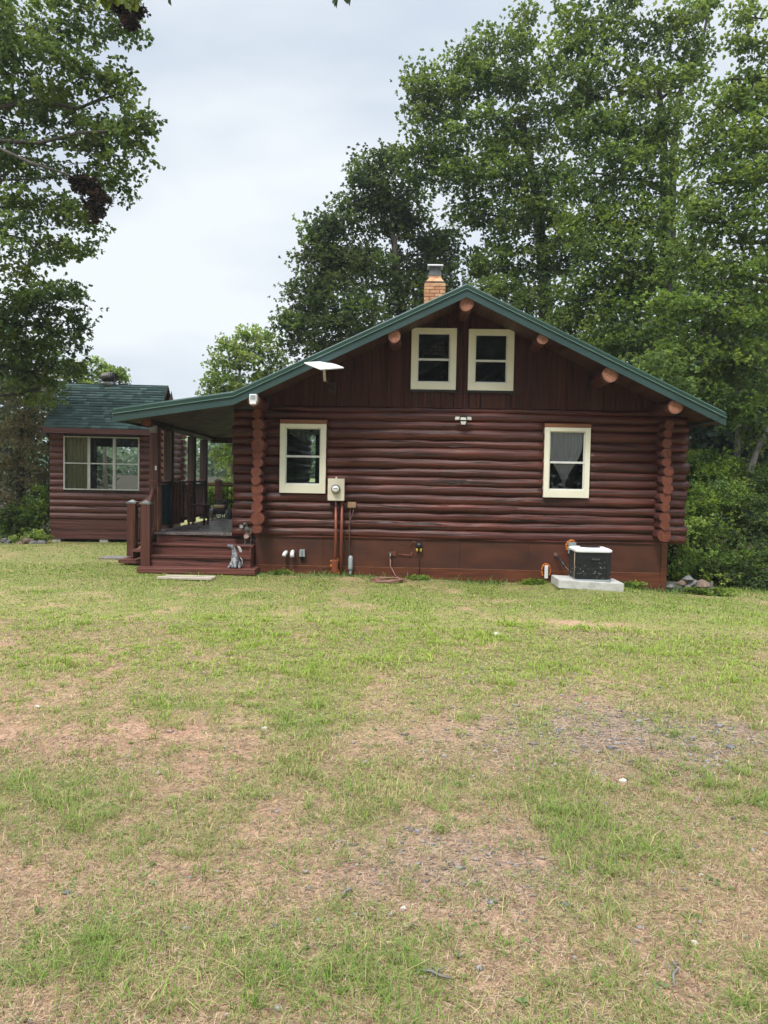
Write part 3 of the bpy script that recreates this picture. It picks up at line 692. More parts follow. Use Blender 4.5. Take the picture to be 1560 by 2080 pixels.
f2.build('rake_cap', M['green'], roof)
f3 = MB(); strip(f3, -.079, -.088, -.982, -.925); f3.build('drip_edge', M['bead'], roof)
e = MB(); e.prism([(7.85, 2.90), (7.72, 2.745), (7.70, 2.76), (7.83, 2.915)], -.957, 6.95); e.build('eave_fascia', M['green2'], roof); e = MB(); e.prism([(-2.225, 2.80), (-2.225, 2.60), (-2.205, 2.60), (-2.205, 2.80)], -.957, 6.95)
e.build('eave_fascia', M['green2'], roof)
for k, (x, z, r) in enumerate([(3.607, 4.605, .115), (2.433, 4.070, .105), (4.864, 4.062, .092), (5.977, 3.491, .125), (7.055, 2.990, .118), (.12, 2.985, .10)]):
    p = MB(); log_y(p, x, z, -.88, 6.8, r, 500 + k); o = p.build('purlin', M['logy'], cabin)
    d = MB(); disc(d, 0, 0, 0, r * 1.01, 520 + k); q = d.build('sawn_end', M['endP'], o); q.location = (x, -.893, z); q.rotation_euler = (0, k * 1.3 + .6, 0)
# chimney
ch = MB(); cx, cy = 3.21, 3.0; bricks = MB(); mort = MB()
mort.box(cx - .205, cx + .205, cy - .205, cy + .205, 4.3, 5.90)
z = 4.35; row = 0
while z < 5.82:
    for side in range(4):
        Mx = Matrix.Translation((cx, cy, 0)) @ Matrix.Rotation(side * pi / 2, 4, 'Z')
        off = 0 if row % 2 else .105
        x = -.215 - off
        while x < .215:
            a, b_ = max(x, -.215) + .006, min(x + .21, .215) - .006
            if b_ - a > .03: bricks.box(a, b_, -.218 - R.uniform(0, .006), -.12, z + .005, z + .066, Mx)
            x += .21
    z += .072; row += 1
M['brick'] = mat('buff_brick', (.42, .20, .10), .85, (.60, .36, .20), (7, 7, 11), 1.0, 2, .4, .6, .3)
M['mortar'] = mat('sooty_mortar', (.06, .05, .045), .95, (.14, .11, .09), (8, 8, 8))
chim = bricks.build('chimney', M['brick'], cabin); mort.build('mortar', M['mortar'], chim)
MB().lathe([(.30, 5.82), (.285, 5.88), (.19, 5.98), (.185, 6.03)], 4, Matrix.Translation((cx, cy, 0)) @ Matrix.Rotation(pi / 4, 4, 'Z'), smooth=False).build('corbel', M['brick'], chim)
c_ = MB(); c_.box(cx - .135, cx + .135, cy - .135, cy + .135, 6.03, 6.10); c_.box(cx - .115, cx + .115, cy - .115, cy + .115, 6.10, 6.235)
c_.build('spark_arrestor', M['oldflue'], chim)
MB().prism([(cx - .17, 6.236), (cx + .17, 6.236), (cx + .16, 6.262), (cx - .16, 6.262)], cy - .17, cy + .17).build('chimney_cap', M['dish'], chim)

# windows
def window(x0, x1, z0, z1, yf, cas, bot, mid, parent=cabin, head=None, gloss=None):
    """cream casing standing proud, white sashes, two panes"""
    fr = MB(); y0, y1 = yf, yf + .14
    fr.box(x0, x0 + cas, y0, y1, z0, z1, bev=.005); fr.box(x1 - cas, x1, y0, y1, z0, z1, bev=.005)
    fr.box(x0 + cas + .0005, x1 - cas - .0005, y0 + .003, y1, z1 - cas * .72, z1 - .001, bev=.004); fr.box(x0 + cas + .0005, x1 - cas - .0005, y0 + .003, y1, z0 + .001, z0 + bot, bev=.004)
    w_ = fr.build('window', M['cream'], parent)
    ix0, ix1, iz0, iz1 = x0 + cas, x1 - cas, z0 + bot, z1 - cas * .72
    s = MB()
    for a, b_ in ((ix0, ix0 + .02), (ix1 - .02, ix1)): s.box(a, b_, yf + .045, yf + .09, iz0, iz1)
    s.box(ix0, ix1, yf + .04, yf + .085, mid - .018, mid + .018); s.box(ix0 + .02, ix1 - .02, yf + .046, yf + .09, iz0, iz0 + .02); s.box(ix0 + .02, ix1 - .02, yf + .046, yf + .09, iz1 - .02, iz1)
    s.build('sash', M['sash'], w_)
    for a, b_ in ((iz0 + .02, mid - .018), (mid + .018, iz1 - .02)):
        MB().box(ix0 + .02, ix1 - .02, yf + .068, yf + .072, a, b_).build('pane', M['glass'], w_)
    if head: MB().box(x0 - .003, x1 + .012, yf + .02, yf + .14, z1 + .001, z1 + head).build('head_board', M['headboard'], w_)
    return w_, (ix0, ix1, iz0, iz1)
wl, il = window(WL[0], WL[1], 1.44, 2.662, -.095, .095, .155, 2.09, head=.075)
wr, ir = window(WR[0], WR[1], 1.447, 2.672, -.095, .088, .135, 2.065, head=.07)
gl_, _ = window(2.722, 3.512, 3.302, 4.372, -.06, .11, .13, 3.83)
gr_, _ = window(3.722, 4.517, 3.300, 4.365, -.06, .115, .135, 3.82)
for w_ in ((2.722, 3.512, 3.30, gl_), (3.722, 4.517, 3.298, gr_)):
    MB().box(w_[0] + .004, w_[1] + .004, -.05, -.002, w_[2] - .035, w_[2]).build('sill', M['black'], w_[3])
# curtains
def curtain_mesh(xs, top, bottom_fn, y, amp, freq, n=48, m=22, xf=None):
    V, F = [], []
    for j in range(m + 1):
        t = j / m
        for i in range(n + 1):
            u = i / n; x = xs[0] + (xs[1] - xs[0]) * u; zb_ = bottom_fn(u); z = top + (zb_ - top) * t
            if xf: x = xf(u, t)
            V.append((x, y + amp * sin(u * freq + .4 * sin(6 * u)) * (.6 + .4 * t), z))
    for j in range(m):
        for i in range(n):
            a = j * (n + 1) + i; F.append((a, a + 1, a + n + 2, a + n + 1))
    b = MB(); b.add(V, F, True); return b
cxm = (ir[0] + ir[1]) / 2 - .03
def tied(u, t):
    k = 1 - sstep(.25, 1.0, t) * .93; return cxm + (u - .5) * (ir[1] - ir[0]) * float(k)
curtain_mesh((ir[0], ir[1]), ir[3] - .02, lambda u: ir[2] + .06, .014, .018, 62, n=90, xf=tied).build('curtain', M['sheer'], wr)
MB().tube([(ir[0], .05, ir[3] - .035), (ir[1], .05, ir[3] - .035)], .006, 6).build('curtain_rod', M['wht'], wr)
curtain_mesh((il[0], il[1]), il[3], lambda u: il[3] - .06 - .16 * (1 - abs(2 * u - 1)) - .03 * abs(sin(u * 22)), .065, .01, 50, n=70).build('valance', M['lace'], wl)

# porch
DZ = .68
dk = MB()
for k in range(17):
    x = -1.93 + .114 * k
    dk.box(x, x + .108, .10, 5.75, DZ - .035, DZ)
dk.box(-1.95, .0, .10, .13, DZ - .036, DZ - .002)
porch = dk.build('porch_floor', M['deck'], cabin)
MB().box(-1.96, -1.935, .14, 5.75, .12, DZ - .04).build('porch_skirt', M['step'], porch)
st = MB()
st.box(-1.82, -.02, .132, .155, .50, DZ - .04); st.box(-1.83, -.015, -.12, .13, .462, .50, bev=.006)
st.box(-1.82, -.02, -.09, -.065, .31, .461); st.box(-1.83, -.015, -.345, -.092, .272, .31, bev=.006)
st.box(-1.82, -.02, -.315, -.29, .12, .271); st.box(-1.96, .10, -.52, -.05, .02, .12, bev=.008)
st.box(-.05, -.022, -.289, .131, .1205, .461)
st.box(-1.85, -1.832, -.35, .13, .12, .50)
st.build('front_steps', M['step'], cabin)
posts = [(-1.885, .22), (-1.935, 1.2), (-2.045, 3.2), (-2.15, 4.6)]
for k, (x, y) in enumerate(posts):
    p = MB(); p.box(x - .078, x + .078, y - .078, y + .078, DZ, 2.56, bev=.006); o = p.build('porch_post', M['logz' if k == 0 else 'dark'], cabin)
    MB().box(x - .10, x + .05, y - .093, y + .05, 1.595, 1.62).build('rail_cap', M['step'], o)
MB().box(-1.96, -1.825, .128, .142, 2.47, 2.60).build('bracket', M['steel'], cabin)
for a in ((-1.80, -1.795),): MB().box(-1.806, -1.79, .10, .30, DZ + .02, 1.50).build('post_edge_strip', M['edge'], cabin)
MB().box(-1.86, -1.83, .128, .14, 1.80, 1.88).build('label_plate', M['wht'], cabin)
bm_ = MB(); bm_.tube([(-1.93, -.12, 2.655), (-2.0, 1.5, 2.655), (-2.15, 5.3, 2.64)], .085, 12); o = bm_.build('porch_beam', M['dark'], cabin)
d = MB(); disc(d, -1.93, -.135, 2.655, .086, 77); d.build('sawn_end', M['endR'], o)
cb = MB(); cb.box(-2.15, -.0, 5.22, 5.36, 2.52, 2.66)
cb.build('cross_beam', M['dark'], cabin)
# left railing
rl = MB(); pr = []
for (a, b_) in zip(posts[:-1], posts[1:]):
    va, vb = Vector((*a, 0)), Vector((*b_, 0)); L_ = (vb - va).length; ang = math.atan2(vb.y - va.y, vb.x - va.x)
    T = Matrix.Translation(va) @ Matrix.Rotation(ang, 4, 'Z')
    rl.box(.08, L_ - .08, -.05, .05, 1.55, 1.59, T); rl.box(.08, L_ - .08, -.02, .02, .76, .82, T); rl.box(.08, L_ - .08, -.02, .02, 1.46, 1.52, T)
    n = int((L_ - .16) / .115)
    for k in range(n): rl.box(.12 + k * .115, .155 + k * .115, -.018, .018, .82, 1.47, T)
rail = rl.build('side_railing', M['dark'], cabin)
T = Matrix.Translation((-1.83, .30, 0)); p = MB()
V, F = [], []
for j in range(2):
    for i in range(25): V.append((-1.845 + .008 * sin(i * .9), .31 + i * .03, .80 if j == 0 else 1.53))
for i in range(24): F.append((i, i + 1, i + 26, i + 25))
p.add(V, F, True); p.build('cloth_panel', M['teal'], rail)
for y in (1.42, 1.66, 1.9, 2.5): MB().box(-1.90, -1.87, y, y + .14, .74, 1.56).build('privacy_board', M['step'], rail)
# back railing
br = MB(); br.box(-2.35, -.02, 5.42, 5.52, 1.50, 1.535); br.box(-2.35, -.02, 5.45, 5.49, .755, .795); br.box(-2.35, -.02, 5.45, 5.49, 1.44, 1.49)
ra = br.build('back_railing', M['step'], cabin)
bl = MB()
for k in range(22):
    x = -2.30 + k * .105
    if x < -.05 and abs(x + 2.0) > .09: bl.tube([(x, 5.47, .79), (x, 5.47, 1.45)], .009, 6)
bl.build('baluster', M['black'], ra)
np_ = MB(); np_.box(-2.078, -1.922, 5.40, 5.55, DZ, 1.56); np_.box(-2.09, -1.91, 5.385, 5.565, 1.56, 1.59); np_.lathe([(.10, 1.59), (.02, 1.63)], 4, Matrix.Translation((-2.0, 5.475, 0)) @ Matrix.Rotation(pi / 4, 4, 'Z'), smooth=False)
np_.build('railing_post', M['step'], ra)
# newels and handrails of the two flights
def newel(x, y, z0, z1, w_=.082):
    b = MB(); b.box(x - w_, x + w_, y - w_, y + w_, z0, z1 - .05, bev=.005); o = b.build('newel_post', M['logz'], cabin)
    c = MB(); c.box(x - w_ - .012, x + w_ + .012, y - w_ - .012, y + w_ + .012, z1 - .05, z1 - .02); c.lathe([(w_ * 1.3, z1 - .02), (.02, z1 + .02)], 4, Matrix.Translation((x, y, 0)) @ Matrix.Rotation(pi / 4, 4, 'Z'), smooth=False)
    c.build('post_cap', M['steel'], o); return o
n1 = newel(-1.86, -.30, .12, 1.25); n2 = newel(-2.54, .90, .15, 1.21)
hr = MB(); hr.tube([(-1.86, -.22, 1.14), (-1.875, -.06, 1.26), (-1.885, .15, 1.46)], .038, 8); hr.tube([(-1.86, -.21, .36), (-1.885, .14, .74)], .03, 6)
for k in range(3): hr.box(-1.88, -1.86, -.16 + k * .1, -.145 + k * .1, .42 + k * .1, 1.20 + k * .1)
hr.build('handrail', M['step'], cabin)
hr = MB(); hr.tube([(-2.48, .90, 1.10), (-2.15, .93, 1.30), (-1.98, .95, 1.55)], .036, 8); hr.build('handrail', M['step'], cabin)
MB().tube([(-2.47, .90, .32), (-1.98, .95, .78)], .03, 6).build('lower_rail', M['step'], cabin)
bl = MB()
for k in range(3): x = -2.40 + k * .12; bl.tube([(x, .91, .42 + k * .1), (x, .91, 1.18 + k * .1)], .009, 6)
bl.build('baluster', M['black'], cabin)
ss = MB(); ss.box(-2.68, -1.965, .55, 1.05, .05, .12, bev=.006); ss.box(-2.36, -1.965, .36, 1.09, .29, .33); ss.box(-2.14, -1.965, .36, 1.09, .47, .51); ss.box(-2.36, -2.34, .37, 1.08, .15, .29); ss.box(-2.14, -2.12, .37, 1.08, .33, .47)
ss.build('side_steps', M['step'], cabin)

# ------------------------------------------------------------------ the shed
SY = radians(4)
SM = Matrix.Translation((-8.27, 19.0, 0)) @ Matrix.Rotation(SY, 4, 'Z')
shed = thing('garden_shed', 'small dark red log-sided shed with green shingle roof and three windows', 'shed', M=SM.copy())
W_, D_ = 2.72, 2.35
wx0, wx1, wz0, wz1 = .335, 2.175, 1.30, 2.62
sd_ = MB(); zs = [.56 + .165 * k for k in range(14)]
for k, z in enumerate(zs):
    zc = z + .0825; spans = [(0, W_)]
    if wz0 - .02 < zc < wz1 + .03: spans = [(0, wx0 + .01), (wx1 - .01, W_)]
    for a, b_ in spans:
        n = 8; pr = [(-.045 * sin(pi * i / n) ** .7 if 0 < i < n else 0, z + .165 * i / n) for i in range(n + 1)]
        sd_.add([(x, y, zz) for x in (a, b_) for y, zz in pr], [(i, n + 1 + i, n + 2 + i, i + 1) for i in range(n)], True)
    n = 8; pr = [(.045 * sin(pi * i / n) ** .7 if 0 < i < n else 0, z + .165 * i / n) for i in range(n + 1)]
    sd_.add([(W_ + x, y, zz) for y in (0, D_) for x, zz in pr], [(i, n + 1 + i, n + 2 + i, i + 1) for i in range(n)], True)
    sd_.add([(-x, y, zz) for y in (D_, 0) for x, zz in pr], [(i, n + 1 + i, n + 2 + i, i + 1) for i in range(n)], True)
sw = sd_.build('log_siding', M['shed'], shed)
b = MB()
for (x0, x1, z0, z1) in [(.01, W_ - .01, .5, wz0 + .03), (.01, W_ - .01, wz1 - .03, 2.87), (.01, wx0 + .03, wz0 + .03, wz1 - .03), (wx1 - .03, W_ - .01, wz0 + .03, wz1 - .03)]: b.box(x0, x1, .01, .06, z0, z1)
for (x0, x1, z0, z1) in [(.01, W_ - .01, .1, 1.25), (.01, W_ - .01, 2.45, 2.87), (.01, .42, 1.25, 2.45), (2.25, W_ - .01, 1.25, 2.45)]: b.box(x0, x1, D_ - .05, D_ - .01, z0, z1)
b.box(.01, .05, .061, D_ - .051, .1, 2.87); b.box(W_ - .05, W_ - .01, .061, D_ - .051, .1, 2.87); b.box(.051, W_ - .051, .061, D_ - .051, .5, .54)
b.build('inner_wall', M['dark'], shed)
k_ = MB(); k_.box(.02, W_ - .02, -.03, .02, .325, .555); k_.box(.03, W_ - .03, -.022, .02, .08, .318); k_.box(W_ - .03, W_ + .012, .021, D_, .08, .555)
k_.build('skirt_board', M['shed'], shed)
for x in (.05, 1.2, W_ - .28): MB().box(x, x + .2, .0, .3, -.08, .078).build('foundation_block', M['concrete'], shed)
# corner log ends seen past the porch posts
ce, cm_, cr_ = MB(), MB(), MB()
for k, z in enumerate(zs):
    r = .08 + .006 * ((k * 7) % 3 - 1)
    log_y(cm_, W_ + .09, z + .08, -.12, .25, r, 800 + k, 12); disc(ce, W_ + .09, -.132, z + .08, r, 820 + k)
    log_y(cr_, W_ + .05, z + .08, D_ - .1, D_ + .2, r, 840 + k, 12)
cr_.build('corner_logs', M['shed'], shed); o = cm_.build('corner_logs', M['shed'], shed); ce.build('sawn_end', M['endP'], o)
# roof
M['shingle'] = None
def shingle_material():
    m = bpy.data.materials.new('green_shingle'); m.use_nodes = True
    nt = m.node_tree; b = nt.nodes['Principled BSDF']; N = nt.nodes.new; L = nt.links.new
    a = N('ShaderNodeAttribute'); a.attribute_name = 'tint'; tc = N('ShaderNodeTexCoord')
    n = N('ShaderNodeTexNoise'); n.inputs['Scale'].default_value = 90; n.inputs['Detail'].default_value = 3; L(tc.outputs['Object'], n.inputs['Vector'])
    r = N('ShaderNodeMapRange'); r.inputs['To Min'].default_value = .6; r.inputs['To Max'].default_value = 1.4; L(n.outputs['Fac'], r.inputs['Value'])
    v = N('ShaderNodeVectorMath'); v.operation = 'SCALE'; L(a.outputs['Color'], v.inputs[0]); L(r.outputs[0], v.inputs['Scale']); L(v.outputs[0], b.inputs['Base Color'])
    b.inputs['Roughness'].default_value = .9; return m
M['shingle'] = shingle_material()
EY, EZ, RY, RZ, BY = -.40, 2.795, 1.18, 4.03, 2.76
X0, X1 = -.03, 2.62
V, F, C = [], [], []
def slab(y0, z0, y1, z1, nrm):
    L_ = math.hypot(y1 - y0, z1 - z0); rows = int(round(L_ / .118)); uy, uz = (y1 - y0) / L_, (z1 - z0) / L_
    ny, nzz = nrm
    for j in range(rows):
        a, b_ = L_ * j / rows, L_ * (j + 1) / rows + .03
        x = X0 - .3 * (j % 2) * .5
        while x < X1:
            wd = R.uniform(.10, .32); xa, xb = max(x, X0), min(x + wd, X1); x += wd
            if xb - xa < .01: continue
            th = .022 + R.uniform(0, .012); t2 = .006
            o = len(V)
            for (xx, s_, h) in ((xa, a, th), (xb, a, th), (xb, b_, t2), (xa, b_, t2), (xa, a, 0), (xb, a, 0)):
                V.append((xx, y0 + uy * s_ + ny * h, z0 + uz * s_ + nzz * h))
            F.append((o, o + 1, o + 2, o + 3)); F.append((o + 4, o + 5, o + 1, o))
            c = R.choice([(.040, .078, .070), (.060, .108, .098), (.030, .058, .054), (.080, .135, .122), (.050, .090, .082)]); k = R.uniform(.8, 1.2)
            C.extend([tuple(q * k for q in c)] * 6)
L1 = math.hypot(RY - EY, RZ - EZ); slab(EY, EZ, RY, RZ, (-(RZ - EZ) / L1, (RY - EY) / L1)); slab(BY, EZ, RY, RZ, ((RZ - EZ) / L1, (BY - RY) / L1))
shr = np_mesh('roof', np.array(V), np.array(F), np.array(C), M['shingle'], shed)
rd = MB(); YZ = [(EY, EZ), (RY, RZ), (BY, EZ)]
for (a, b_) in zip(YZ[:-1], YZ[1:]):
    rd.add([(x, p[0], p[1] + dz) for x in (X0, X1) for p in (a, b_) for dz in (0, -.07)], [(0, 1, 3, 2), (4, 6, 7, 5), (0, 4, 5, 1), (2, 3, 7, 6), (1, 5, 7, 3), (0, 2, 6, 4)])
rd.build('roof_deck', M['soffit'], shr)
MB().box(X0 + .005, X1 - .005, EY - .022, EY - .002, EZ - .125, EZ - .003).build('eave_board', M['shed'], shed)
MB().add([(W_ - .02, .0, 2.86), (W_ - .02, D_, 2.86), (W_ - .02, 1.18, 3.92)], [(0, 1, 2)]).build('gable_end', M['shed'], shed)
MB().add([(.02, .0, 2.86), (.02, D_, 2.86), (.02, 1.18, 3.92)], [(0, 2, 1)]).build('gable_end', M['shed'], shed)
# turbine vent
T = Matrix.Translation((1.10, RY + .02, RZ - .03))
tv = MB(); tv.lathe([(.15, 0), (.15, .12)], 20, T); o = tv.build('roof_turbine', M['steel'], shed)
fn = MB()
for k in range(22):
    a = 2 * pi * k / 22; pts = []
    for j in range(9):
        t = j / 8; r = .11 + .13 * sin(pi * (t * .8 + .1)); z = .11 + .23 * t; pts.append((r, z))
    for (r, z), (r2, z2) in zip(pts[:-1], pts[1:]):
        fn.add([T @ Vector((r * cos(a), r * sin(a), z)), T @ Vector(((r - .035) * cos(a + .24), (r - .035) * sin(a + .24), z)), T @ Vector(((r2 - .035) * cos(a + .24), (r2 - .035) * sin(a + .24), z2)), T @ Vector((r2 * cos(a), r2 * sin(a), z2))], [(0, 1, 2, 3)], True)
M['oldmetal'] = mat('weathered_metal', (.16, .15, .13), .5, (.08, .075, .065), (9, 9, 9), metal=.5)
fn.build('fin', M['oldmetal'], o); MB().lathe([(.14, .325), (.12, .35), (.02, .365)], 20, T).build('turbine_cap', M['oldmetal'], o)
MB().lathe([(.10, .1), (.10, .28)], 16, T).build('turbine_core', M['black'], o)
# shed windows
M['alu'] = mat('pale_aluminium', (.52, .52, .49), .4, (.44, .43, .40), (6, 6, 6))
ww = (wx1 - wx0) / 3
for k in range(3):
    a, b_ = wx0 + ww * k, wx0 + ww * (k + 1); f = MB(); t = .032
    f.box(a + .002, a + t, -.05, .03, wz0, wz1); f.box(b_ - t, b_ - .002, -.05, .03, wz0, wz1); f.box(a + t, b_ - t, -.047, .03, wz0, wz0 + .03); f.box(a + t, b_ - t, -.047, .03, wz1 - .03, wz1); f.box(a + t, b_ - t, -.04, .02, 1.94, 1.97)
    w_ = f.build('window', M['alu'], shed)
    MB().box(a + t, b_ - t, -.012, -.008, wz0 + .03, 1.94).build('pane', M['glass'], w_); MB().box(a + t, b_ - t, -.012, -.008, 1.97, wz1 - .03).build('pane', M['glass'], w_)
    if k == 0: curtain_mesh((a + .02, b_ - .02), wz1, lambda u: wz0, .055 + .03, .022, 42, n=70, m=4).build('curtain', M['drape'], w_)
    if k == 1: curtain_mesh((a + .0, a + .16), wz1, lambda u: wz0, .085, .02, 16, n=24, m=4).build('curtain', M['dark'], w_)

# ------------------------------------------------------------------ fixtures on and by the cabin
def rbox(parent, name, m, *b, bev=.006): o = MB().box(*b, bev=bev).build(name, m, parent); return o
def dsc(mb, x, y, z, r, h, n=20): mb.lathe([(r, 0), (r, h)], n, Matrix.Translation((x, y, z)) @ Matrix.Rotation(pi / 2, 4, 'X'))

# electric meter with its two conduits
mt = hthing('electric_meter', 'cream electric meter box with round glass dial above two rusty brown conduits', 'electric meter', 1.45, 0, 1.515)
rbox(mt, 'meter_box', M['meter'], -.145, .145, -.21, -.06, -.193, .193)
d = MB(); dsc(d, -.002, -.209, .01, .078, .035); d.build('dial_ring', M['rim'], mt)
d = MB(); d.lathe([(.062, 0), (.062, .03), (.055, .05), (.03, .06), (.003, .063)], 20, Matrix.Translation((-.002, -.240, .01)) @ Matrix.Rotation(pi / 2, 4, 'X')); d.build('dial_glass', M['wht'], mt)
d = MB(); d.box(-.035, .031, -.3045, -.3035 + .001, .018, .028); d.build('dial_mark', M['black'], mt)
rbox(mt, 'hub', M['meter'], -.02, .01, -.14, -.08, .1935, .225)
p = MB(); p.tube([(-.005, -.12, -.19), (-.005, -.12, -.30)], .014, 8); p.build('conduit_coupling', M['steel'], mt)
p = MB(); p.tube([(-.005, -.12, -.28), (-.0, -.115, -.9), (-.01, -.09, -1.6)], [.025, .026, .026], 10); p.build('conduit', M['pipe'], mt)
p = MB(); p.tube([(.105, -.12, -.19), (.10, -.115, -.9), (.10, -.09, -1.62)], [.025, .026, .026], 10); p.build('conduit', M['pipe'], mt)
p = MB()
for k in range(26): p.rock((-.01 + R.gauss(0, .048), -.055 + R.uniform(-.03, .02), -1.36 + R.uniform(-.19, .13)), R.uniform(.022, .042), .035, R.uniform(.025, .045), k, 1)
p.build('foam_blob', M['foam'], mt)
p = MB(); p.box(-.065, .045, -.135, -.10, -1.48, -1.24, bev=.03); p.build('conduit_cover', M['pipe'], mt)

jb = hthing('junction_box', 'small tan junction box with two thin cables, right of the electric meter', 'junction box', 1.725, 0, 1.25)
rbox(jb, 'box', M['tanbox'], -.072, .072, -.12, -.04, -.05, .05)
p = MB(); p.tube([(-.03, -.08, -.05), (-.035, -.07, -.5), (-.04, -.04, -1.25)], .007, 6); p.build('cable', M['cable'], jb)
p = MB(); p.tube([(.035, -.08, -.05), (.02, -.10, -.16), (-.03, -.09, -.28), (-.05, -.08, -.42), (-.045, -.02, -.7)], .008, 6); p.build('cable', M['cable'], jb)

up_ = hthing('utility_stub', 'pale grey capped utility stub standing at the foot of the brown foundation', 'utility post', 1.72, -.12, .0)
p = MB(); p.tube([(0, 0, -.05), (0, 0, .13)], .022, 10); p.build('pipe', M['grey'], up_)
p = MB(); p.lathe([(.038, .10), (.040, .13), (.040, .30), (.034, .335), (.015, .352)], 16); p.build('cap', M['grey'], up_)

for (px, nm, lb, kk) in [(580, 'vent_pipe', 'white vent pipe turned down and left, leftmost of three vents on the foundation', 0), (595, 'vent_pipe', 'white straight vent pipe between the turned pipe and the grey hood', 1)]:
    x, z = hl(px, 1124, 0)
    v = hthing(nm, lb, 'vent', x, 0, z)
    p = MB()
    if kk == 0: p.tube([(.015, .02, .02), (.01, -.06, .02), (-.005, -.10, -.005), (-.012, -.115, -.045)], [.034, .034, .036, .036], 14)
    else: p.tube([(0, .02, .03), (0, -.06, .03), (0, -.095, .0), (0, -.10, -.06)], [.034, .034, .038, .040], 14)
    p.build('elbow', M['wht'], v)
    q = MB(); e_ = (-.0125, -.117, -.047) if kk == 0 else (0, -.1003, -.0615); q.lathe([(.027, -.002), (.027, .0)], 12, Matrix.Translation(e_) @ Matrix.Rotation(pi, 4, 'X')); q.build('opening', M['black'], v)
x, z = hl(614.5, 1124, 0)
v = hthing('dryer_vent', 'grey louvred vent hood with a dark stain under it, right of two white pipes', 'vent', x, 0, z)
p = MB(); p.prism([(-.05, -.055), (.05, -.055), (.045, .07), (-.045, .07)], -.07, .01); p.build('hood', M['grey'], v)
p = MB(); p.box(-.006, .006, -.074, -.071, -.03, .05); p.box(-.042, .042, -.0725, -.069, -.058, -.05); p.build('slot', M['black'], v)
M['patch'] = mat('dark_patch', (.018, .010, .008), .7)
p = MB(); p.prism([(-.03, -.14), (.02, -.15), (.04, -.06), (-.04, -.058)], .006, .0115); p.build('patch', M['patch'], v)  # dark shape below the hood, narrower towards the bottom

# outside tap, hose
x, z = hl(793, 1124, 0)
v = hthing('outdoor_tap', 'round grey outdoor tap on the brown foundation with the hose hanging from it', 'tap', x, 0, z)
d = MB(); dsc(d, 0, .01, 0, .030, .05); d.build('flange', M['steel'], v)
d = MB(); dsc(d, 0, -.04, 0, .018, .035); d.tube([(0, -.06, 0), (0, -.075, -.04), (0, -.07, -.09)], .015, 8); d.build('spout', M['steel'], v)
gx = HO.x + x
hz = gz(hw(x + .1, -.6, 0).x, hw(x + .1, -.6, 0).y)
v = hthing('garden_hose', 'faded brown garden hose running down from the tap into a loose coil on the grass', 'hose', x, 0, 0)
pts = [(0, -.075, z - .09), (.004, -.08, z - .22), (.04, -.10, .12), (.10, -.2, hz + .05), (.17, -.36, hz + .03)]
for k in range(70):
    a = k * .38 + .6; rr_ = .26 - .0011 * k + .03 * sin(k * .7); pts.append((-.03 + rr_ * 1.15 * cos(a - .9) + .0 + .02 * sin(k * .31), -.62 + rr_ * sin(a - .9), hz + .028 + .006 * (k // 16) + .006 * sin(k)))
p = MB(); p.tube(pts, .0105, 8); p.build('hose_line', M['hose'], v)

x, z = hl(851, 1108, 0)
v = hthing('gas_regulator', 'black round regulator with two small brass-yellow outlets high on the foundation', 'regulator', x, 0, z)
d = MB(); d.lathe([(.06, 0), (.064, .02), (.05, .05), (.02, .075)], 20, Matrix.Translation((0, -.02, 0)) @ Matrix.Rotation(pi / 2, 4, 'X')); d.build('body', M['black'], v)
for sx in (-.033, .033):
    d = MB(); d.tube([(sx, -.05, -.05), (sx * 1.05, -.055, -.11)], [.020, .017], 10); d.build('outlet', M['yellow'], v)
p = MB(); p.tube([(-.04, -.03, .05), (-.10, -.02, .07), (-.135, -.012, .04), (-.14, -.008, -.03)], .006, 6); p.build('wire', M['pipe'], v)
p = MB(); p.tube([(.005, -.02, -.11), (.01, -.012, -.3), (.02, -.01, -.55)], .006, 6); p.build('pipe', M['black'], v)
v = hthing('pipe_strap', 'thin brown pipe running level between the tap and the round regulator', 'pipe', x, 0, z)
p = MB(); p.tube([(-.37, -.012, -.16), (-.20, -.015, -.175), (-.13, -.012, -.175), (-.13, -.012, -.13)], .008, 6); p.build('pipe', M['pipe'], v)
rbox(v, 'clamp', M['pipe'], -.48, -.41, -.012, .011, -.20, -.12, bev=.003)

# air conditioner on its pad
v = hthing('concrete_pad', 'pale concrete pad on the ground under the air conditioner', 'pad', 5.72, -.72, 0)
pd = MB(); pd.box(-.53, .53, -.38, .27, -.03, .11, bev=.01)
Tp = Matrix.Translation((0, 0, .0)) @ Matrix.Rotation(radians(2.2), 4, 'Y'); pd.v = [tuple(Tp @ Vector(q)) for q in pd.v]
pd.build('slab', M['concrete'], v)
ac = hthing('air_conditioner', 'black grilled air conditioner unit with white lid standing on a concrete pad', 'air conditioner', 5.765, -.76, .108)
def rsq(h, r, n=6):
    out = []
    for cx_, cy_, a0 in ((h - r, h - r, 0), (-(h - r), h - r, pi / 2), (-(h - r), -(h - r), pi), (h - r, -(h - r), 1.5 * pi)):
        for k in range(n + 1): a = a0 + pi / 2 * k / n; out.append((cx_ + r * cos(a), cy_ + r * sin(a)))
    return out
def rsq_solid(mb, levels, r=.07):
    ps = [(rsq(h, r), z) for h, z in levels]; n = len(ps[0][0])
    vs = [(x, y, z) for pp, z in ps for x, y in pp]; fs = [(i * n + k, i * n + (k + 1) % n, (i + 1) * n + (k + 1) % n, (i + 1) * n + k) for i in range(len(ps) - 1) for k in range(n)]
    fs += [list(range(n))[::-1], [(len(ps) - 1) * n + k for k in range(n)]]; mb.add(vs, fs)
